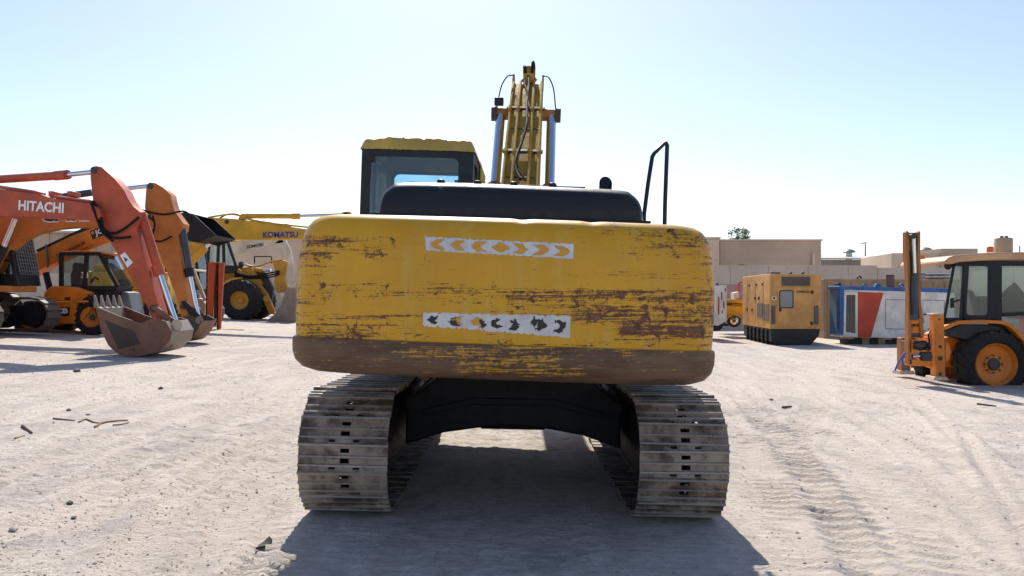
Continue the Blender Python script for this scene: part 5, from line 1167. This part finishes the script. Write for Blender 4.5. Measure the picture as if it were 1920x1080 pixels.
for x0, x1, y0, y1 in ((1661, 1702, 562, 616), (1731, 1770, 563, 619)):
    qface([(x0, y1), (x1, y1+1), (x1, y0+1), (x0, y0)], .015, .016, 'door', M['white'], body, .008)
    qface([(x0-1, y1+1), (x1+1, y1+2), (x1+1, y0), (x0-1, y0-1)], .004, .005, 'door_seam', M['louvre'], body, 0)
qface([(1732, 591), (1737, 591), (1737, 588), (1732, 588)], .04, .03, 'latch', M['darksteel'], body)
qface([(1590, 650), (1590, 637), (1790, 640), (1790, 652)], -.15, .8, 'base_frame', M['dusty_black'], th, .02)
for x in (1617, 1647, 1690, 1760): qface([(x, 652), (x, 634.5), (x+13, 635), (x+13, 652)], -.1, .8, 'support_block', M['tan'], th, .02)
pc(th, 'exhaust_stack', M['bucket'], (1669, 548), (1669, 518), dQ+.6, dQ+.6, 7.5); pc(th, 'exhaust_cap', M['darksteel'], (1662, 517), (1676, 517), dQ+.6, dQ+.6, 2)
for x in (1621, 1690): MB().lathe(P(x, 536, dQ+.5), (0, 1, 0), [(.04, -.03), (.09, -.03), (.09, .03), (.04, .03)], 12).build('lifting_eye', M['blue'], th)
pp(th, 'roof_bracket', M['blue'], [(1640, 540), (1644, 532), (1650, 532), (1654, 540)], dQ+.3, .2)
pp(th, 'roof_box', M['black'], [(1571, 537), (1571, 531), (1577, 531), (1577, 537)], dQ+.6, .3)

# ------------------------------------------------------------------ long tan container behind, with stacked grey crates on it
dX = 35.
th = thing('container', 'long low brown-tan container behind the blue topped generator', 'container', (18, dX+1.2, zb))
bd_ = MB().prism([P(1545, 640, dX), P(1545, 523, dX), P(1800, 524, dX), P(1800, 640, dX)], (0, 2.4, 0)).build('body', M['tan'], th, .02)
for k in range(11):
    x = 1552+22*k; MB().prism([P(x, 632, dX-.03), P(x, 529, dX-.03), P(x+3, 529, dX-.03), P(x+3, 632, dX-.03)], (0, .04, 0)).build('wall_rib', M['tan'], bd_, .006)
MB().lathe(P(1611, 521, dX+.5), (0, 1, 0), [(.05, -.04), (.11, -.04), (.11, .04), (.05, .04)], 14).build('lifting_eye', M['darksteel'], th)
pal = thing('pallet', 'yellow pallet on top of the tan container, under the grey crates', 'pallet', P(1760, 532, dX+.4))
for k in range(3): MB().prism([P(1740+k*17, 531, dX+.3), P(1744+k*17, 531, dX+.3), P(1744+k*17, 525, dX+.3), P(1740+k*17, 525, dX+.3)], (0, 1., 0)).build('bearer', M['kom'], pal)
for k in range(5): MB().prism([P(1738, 524.8, dX+.3+.2*k), P(1782, 525.4, dX+.3+.2*k), P(1782, 523.4, dX+.3+.2*k), P(1738, 522.8, dX+.3+.2*k)], (0, .14, 0)).build('board', M['kom'], pal)
for i in range(4):
    for j in range(2):
        y1 = 522.5-6.4*j; x0 = 1737+11.2*i; names = ['leftmost', 'second from left', 'third from left', 'rightmost']
        cr = thing('crate', '%s grey crate in the %s row on the yellow pallet' % (names[i], 'lower' if j == 0 else 'upper'), 'crate', P(x0+5, y1, dX+.3), 'grey crates on the pallet')
        MB().prism([P(x0, y1, dX+.35), P(x0+10.6, y1, dX+.35), P(x0+10.6, y1-5.4, dX+.35), P(x0, y1-5.4, dX+.35)], (0, .7, 0)).build('tray', M['gray'], cr, .01)
        MB().prism([P(x0, y1-2.4, dX+.33), P(x0+10.6, y1-2.4, dX+.33), P(x0+10.6, y1-4.6, dX+.33), P(x0, y1-4.6, dX+.33)], (0, .05, 0)).build('rim', M['white'], cr, .006)

# ------------------------------------------------------------------ white cabinet and yellow pump trailer beside the counterweight
dZ = 33.
th = thing('cabinet_trailer', 'white boxy cabinet with a red stripe peeking out right of the counterweight', 'cabinet', (9.3, dZ+1, gz(9.3)))
cb_ = MB().prism([P(1318, 606, dZ), P(1318, 536, dZ), P(1363, 535, dZ), P(1363, 602, dZ), P(1346, 611, dZ)], (0, 2.2, 0)).build('body', M['white'], th, .02)
pp(cb_, 'stripe', M['red'], [(1346, 557), (1349, 557), (1349, 590), (1346, 590)], dZ-.01, .012)
for x, y0, y1 in ((1352, 548, 562), (1356, 565, 578), (1353, 582, 588), (1359, 540, 546)): pp(cb_, 'vent', M['louvre'], [(x, y0), (x+2.5, y0), (x+2.5, y1), (x, y1)], dZ-.012, .014)
pp(th, 'lifting_ring', M['darksteel'], [(1343, 536), (1343, 531), (1348, 531), (1348, 536)], dZ+.3, .15)
pp(th, 'skid', M['black'], [(1325, 618), (1345, 612), (1363, 603), (1350, 620), (1325, 622)], dZ+.2, 1.8)
th = thing('panel_stack', 'faded mauve panel standing behind the yellow pump trailer', 'panel', (11.5, 40, gz(10.)))
pp(th, 'panel', M['mauve'], [(1340, 600), (1340, 532), (1400, 533), (1400, 600)], 40., .4, .02)
dY = 36.
th = thing('pump_trailer', 'yellow pump trailer with silver wheel between the white cabinet and the tan generator', 'trailer', ground_at(1376, 613))
bd_ = MB().prism([P(1350, 598, dY), P(1350, 561, dY), P(1405, 562, dY), P(1405, 586, dY), P(1364, 592, dY), P(1360, 600, dY)], (0, 1.6, 0)).build('body', M['kom'], th, .05)
text('lettering', 'MAYCO', P(1362, 573, dY), P(1391, 575, dY), P(1362, 566.5, dY), M['textblack'], bd_, .04, shear=.3, depth=.014)
wheel(th, P(1376, 601, dY+.1), .31, .22, .21, M['chrome'], 16); wheel(th, P(1376, 601, dY+.1)+Vector((0, 1.3, 0)), .31, .22, .21, M['chrome'], 16)
pp(th, 'mudguard', M['kom'], [(1363, 600), (1366, 592), (1376, 588), (1386, 591), (1391, 598), (1388, 597), (1384, 593), (1376, 591), (1368, 595)], dY-.02, .3)
pp(th, 'red_frame', M['red'], [(1384, 562), (1384, 530), (1386, 528), (1396, 528), (1396, 531), (1387, 531), (1387, 562)], dY+.4, .1)
pp(th, 'white_box', M['white'], [(1376, 561), (1376, 549), (1386, 547), (1386, 561)], dY+.3, .5)
MB().tube([P(1350, 596, dY+.8), P(1330, 600, dY+.8)], .05).build('drawbar', M['dusty_black'], th)

# ------------------------------------------------------------------ walls and buildings
dWl = 46.
th = thing('boundary_wall', 'beige boundary wall of tall panels running behind the parked generators', 'wall', (14, dWl, -.2))
xw = [(900, 1369), (1370, 1441), (1442, 1515), (1516, 1590), (1591, 1645), (1646.5, 1720), (1721, 1800), (1801, 1900), (1901, 2100)]
for k, (a_, b_) in enumerate(xw):
    top = 497.5 if k < 5 else 502
    q = [P(a_, 498, dWl), P(b_, 498, dWl)]
    z1 = CH+(HY-top)*dWl/F
    MB().box(q[0].x, q[1].x, dWl, dWl+.25, -.35, z1).build('panel', M['wall3'], th, .01)
dD = 58.
def block(name, label, d, x0, x1, ytop, depth, mt, cap=True, cat='building', side=None):
    th = thing(name, label, cat, (P((x0+x1)/2, 0, d).x, d+depth/2, -.2)); z1 = P(0, ytop, d).z; a_, b_ = P(x0, 0, d).x, P(x1, 0, d).x
    w_ = MB().box(a_, b_, d, d+depth, -.4, z1).build('wall', mt, th, .03)
    if cap: MB().box(a_-.08, b_+.08, d-.08, d+depth+.08, z1+.004, z1+.14).build('parapet_cap', M['wall2'], th, .02)
    return th, w_, a_, b_, z1
th, w_, a_, b_, z1 = block('building', 'tall plain beige building block right behind the boundary wall under the tree', dD, 1350, 1540, 452, 14, M['wall'])
for px in (1524,): MB().cyl(P(px+1, 500, dD-.1), P(px+1, 475, dD-.1), .13).build('downpipe', M['wall2'], th)
for y in (470, 487): MB().box(a_, b_, dD-.015, dD, P(0, y, dD).z, P(0, y, dD).z+.05).build('wall_groove', M['wall'], w_)
th, w_, a_, b_, z1 = block('building', 'slightly taller beige block whose corner shows beside the counterweight', dD-1.0, 1150, 1349, 448, 15, M['wall2'])
MB().box(b_-2.5, b_-.02, dD-1.02, dD-1.0, P(0, 490, dD).z, P(0, 490, dD).z+.05).build('wall_groove', M['wall'], w_)
th, w_, a_, b_, z1 = block('warehouse', 'low metal sided warehouse with pale roof between the two beige buildings', 82., 1500, 1720, 487, 30, M['siding'], False)
rfp = [(a_-.3, 81.6, z1), (b_+.3, 81.6, z1), (b_+.3, 98, z1+1.3), (a_-.3, 98, z1+1.3)]
MB().prism(rfp, (0, 0, .18)).build('roof', M['roofmetal'], th)
for k in range(30):
    x = a_+(b_-a_)*k/30; MB().box(x, x+.12, 81.93, 81.99, z1-1.5, z1-.02).build('siding_rib', M['siding'], w_)
def vent(px, py, d, s, label):
    o = P(px, py, d); th = thing('roof_vent', label, 'vent', o)
    MB().cyl(o-Vector((0, 0, .5*s)), o+Vector((0, 0, .55*s)), .38*s, n=16).build('stem', M['roofmetal'], th)
    MB().lathe(o, (0, 0, 1), [(0, .5*s), (.75*s, .5*s), (.82*s, .62*s), (.6*s, .82*s), (.3*s, .95*s), (0, .98*s)], 20).build('cap', M['gray'], th)
vent(1592, 481, 86, .85, 'mushroom roof vent on the pale warehouse roof left of the lamp pole'); 
th = thing('lamp_pole', 'thin grey lamp pole with flat head above the warehouse roof', 'lamp pole', P(1622.5, 560, 90))
MB().cyl(P(1622.5, 560, 90), P(1622.5, 457, 90), .12, .07).build('pole', M['gray'], th); MB().prism([P(1617, 457, 90), P(1626, 456, 90), P(1626, 454, 90), P(1617, 455, 90)], (0, .4, 0)).build('lamp_head', M['gray'], th, .02)
dE = 62.
th = thing('building', 'wide flat beige building with angled left wing behind the backhoe', 'building', (40, dE+8, -.2))
z1 = P(0, 474.5, dE).z
fp = [P(1614, 0, dE+8), P(1672, 0, dE), P(2150, 0, dE), P(2150, 0, dE)+Vector((0, 18, 0)), P(1618, 0, dE+18)]
w_ = MB().prism([(q.x, q.y, -.4) for q in fp], (0, 0, z1+.4)).build('wall', M['wall2'], th, .03)
MB().box(P(1762, 0, dE).x, P(1830, 0, dE).x, dE-.25, dE+12, z1-2.0, z1+.35).build('raised_bay', M['wall'], th, .02)
MB().box(P(1672, 0, dE).x, P(1762, 0, dE).x-.01, dE-.02, dE+.01, z1-2.6, z1-2.55).build('wall_groove', M['wall'], w_)
MB().cyl(P(1690.5, 524, dE-.12), P(1690.5, 497, dE-.12), .13).build('downpipe', M['wall3'], th)
vent(1735.5, 478.5, dE+4, .7, 'small turbine roof vent just right of the upright backhoe boom')
th = thing('water_tank', 'rusty tan water tank rising over the backhoe cab roof', 'tank', P(1881, 474, dE+5)); o = P(1881, 476, dE+5)
MB().lathe(o, (0, 0, 1), [(0, 0), (.72, 0), (.72, 1.28), (.66, 1.36), (0, 1.4)], 28).build('shell', M['rust_tank'], th, smooth=40)
for s_ in (-.3, .1): MB().box(o.x+s_, o.x+s_+.22, o.y-.2, o.y, o.z+1.36, o.z+1.56).build('top_fitting', M['gray'], th, .01)
th = thing('antenna', 'thin roof antenna at the far right edge above the backhoe cab', 'antenna', P(1912, 474, dE+6))
MB().cyl(P(1912, 476, dE+6), P(1912, 461, dE+6), .05).build('mast', M['gray'], th)
# left background
th, w_, a_, b_, z1 = block('warehouse', 'long grey-beige warehouse behind the excavators on the left', 72., -700, 470, 437, 20, M['wall'], False)
MB().prism([(a_-.3, 71.6, z1), (b_+.3, 71.6, z1), (b_+.3, 92, z1+.9), (a_-.3, 92, z1+.9)], (0, 0, .2)).build('roof', M['roofmetal'], th)
for k in range(40):
    x = a_+(b_-a_)*k/40; MB().box(x, x+.15, 71.92, 71.99, 0, z1-.05).build('siding_rib', M['wall'], w_)
th, w_, a_, b_, z1 = block('building', 'pale beige low building behind the pale excavator and wheel loader', 64., 400, 640, 452, 10, M['wall2'])
th = thing('boundary_wall', 'lower beige wall seen beneath the raised booms on the left', 'wall', (-30, 56, .7))
for k in range(14):
    x = -62+4.4*k; MB().box(x, x+4.36, 56, 56.25, .3, 3.4).build('panel', M['wall3'], th, .01)

# ------------------------------------------------------------------ tree behind the building
def tree(px, py, d, label, sx=1.0):
    base = P(px, 560, d); base.z = -.3; top = P(px, py, d).z
    th = thing('tree', label, 'tree', base); rg = random.Random(int(px)); tb = MB(); tips = []
    hgt = top-base.z
    tb.tube([base, base+Vector((.1, 0, hgt*.35)), base+Vector((-.05, .1, hgt*.6))], [.28, .22, .16], 8)
    for k in range(9):
        a = k*2.4+rg.random(); r = rg.uniform(.5, 1.75)*sx; z = hgt*rg.uniform(.70, .99)
        if rg.random() < .3: z = hgt*rg.uniform(.93, 1.0); r *= .5
        e_ = base+Vector((math.cos(a)*r, math.sin(a)*r, z)); s_ = base+Vector((0, .05, hgt*rg.uniform(.4, .6)))
        mid = s_.lerp(e_, .55)+Vector((rg.uniform(-.2, .2), 0, .2)); tb.tube([s_, mid, e_], [.08, .05, .02], 6); tips += [e_, mid.lerp(e_, .65)]
    tb.build('trunk', M['bark'], th)
    lv = MB()
    for e_ in tips:
        for k in range(60):
            p_ = e_+Vector((rg.gauss(0, .17), rg.gauss(0, .2), rg.gauss(0, .15))); u = Vector((rg.gauss(0, 1), rg.gauss(0, 1), rg.gauss(0, .6))).normalized()*rg.uniform(.06, .13)
            w = u.orthogonal().normalized()*u.length*.5; lv.add([p_-u, p_+w, p_+u, p_-w], [[0, 1, 2, 3]])
    lv.build('crown', M['leaf'], th, smooth=0)
tree(1388, 430, 66, 'small leafy green tree rising behind the tall beige building')
sh = thing('shrub', 'small green shrub poking above the boundary wall below the tree', 'shrub', P(1393, 500, 50))
lv = MB(); rg = random.Random(4)
for k in range(500):
    p_ = P(1393, 498.5, 50)+Vector((rg.gauss(0, .22), rg.gauss(0, .2), rg.uniform(-1.2, .12))); u = Vector((rg.gauss(0, 1), rg.gauss(0, 1), rg.gauss(0, .6))).normalized()*.07; w = u.orthogonal().normalized()*.035; lv.add([p_-u, p_+w, p_+u, p_-w], [[0, 1, 2, 3]])
lv.build('foliage', M['leaf'], sh, smooth=0)
MB().cyl(P(1393, 498, 50)-Vector((0, 0, 4)), P(1393, 498, 50), .05).build('stem', M['bark'], sh)

# ------------------------------------------------------------------ small things on the dirt
def stone(px, py, r, label, mt='stone', group='loose stones on the dirt'):
    g = ground_at(px, py); g.z = zsurf(g.x, g.y); q = stone_mesh(r); q.v = [p_+g+Vector((0, 0, r*.25)) for p_ in q.v]
    o = q.build('stone', M[mt], None, org=g); tag(o, label, 'stone', group)
stone(25, 996, .035, 'grey stone on the bare dirt nearest the lower left corner')
stone(131, 945, .032, 'dark stone on the dirt left of the excavator, the upper of two', 'stone_dark'); stone(138, 978, .026, 'dark stone on the dirt left of the excavator, the lower of two', 'stone_dark')
stone(301, 730, .05, 'dark stone in front of the red-orange bucket', 'stone_dark'); stone(1446, 751, .04, 'dark stone on the tyre-marked dirt right of the excavator', 'stone_dark')
stone(145, 697, .09, 'dark lump in the shadow left of the red-orange bucket', 'stone_dark'); stone(165, 779, .035, 'small stone beside the dry sticks', 'stone'); stone(129, 771, .04, 'dark stone above the dry sticks', 'stone_dark')
def stick(pts, r, label, nm='stick', mt='wood'):
    q = []
    for x, y in pts:
        g = ground_at(x, y); q.append(Vector((g.x, g.y, zsurf(g.x, g.y)+r*.5)))
    o = MB().tube(smooth_path(q, 3), [r*.8*(1-.5*k/(3*len(q)-3)) for k in range(3*len(q)-2)], 6).build(nm, M[mt], None, org=q[0]); tag(o, label, 'stick', 'dry sticks on the dirt')
stick([(100, 788), (120, 790), (140, 792)], .018, 'leftmost dry stick of the small pile on the dirt at left')
stick([(148, 795), (162, 789), (180, 797), (196, 796)], .016, 'bent dry stick in the middle of the small pile')
stick([(178, 806), (196, 797), (240, 792)], .02, 'longest dry stick of the small pile, at its right end'); stick([(212, 802), (228, 800), (242, 795)], .014, 'thin dry stick lying lowest in the small pile')
stick([(42, 804), (50, 810), (60, 817)], .024, 'short dark stick left of the small pile', mt='bark'); stick([(28, 830), (46, 822)], .015, 'short pale stick below the dark one at far left')
stick([(1468, 767), (1484, 764)], .03, 'short dark stick on the tyre-marked dirt right of the excavator', mt='bark'); stick([(1832, 760), (1850, 762), (1868, 764)], .025, 'brown stick lying on the dirt below the backhoe wheel', mt='bark')
g = [ground_at(482, 1038), ground_at(490, 1030), ground_at(500, 1023), ground_at(507, 1018)]
g = [Vector((p_.x, p_.y, zsurf(p_.x, p_.y)+.008)) for p_ in g]
mbx = MB().loft([[p_+Vector((-.022*w, 0, 0)), p_+Vector((.022*w, .02, 0)), p_+Vector((.022*w, .02, .014)), p_+Vector((-.022*w, 0, .012+.01*k))] for k, (p_, w) in enumerate(zip(g, (.4, 1, .9, .3)))])
o = mbx.build('rubber_strip', M['rubber'], None, org=g[0]); tag(o, 'dark scrap of rubber on the dirt behind the left track', 'scrap')
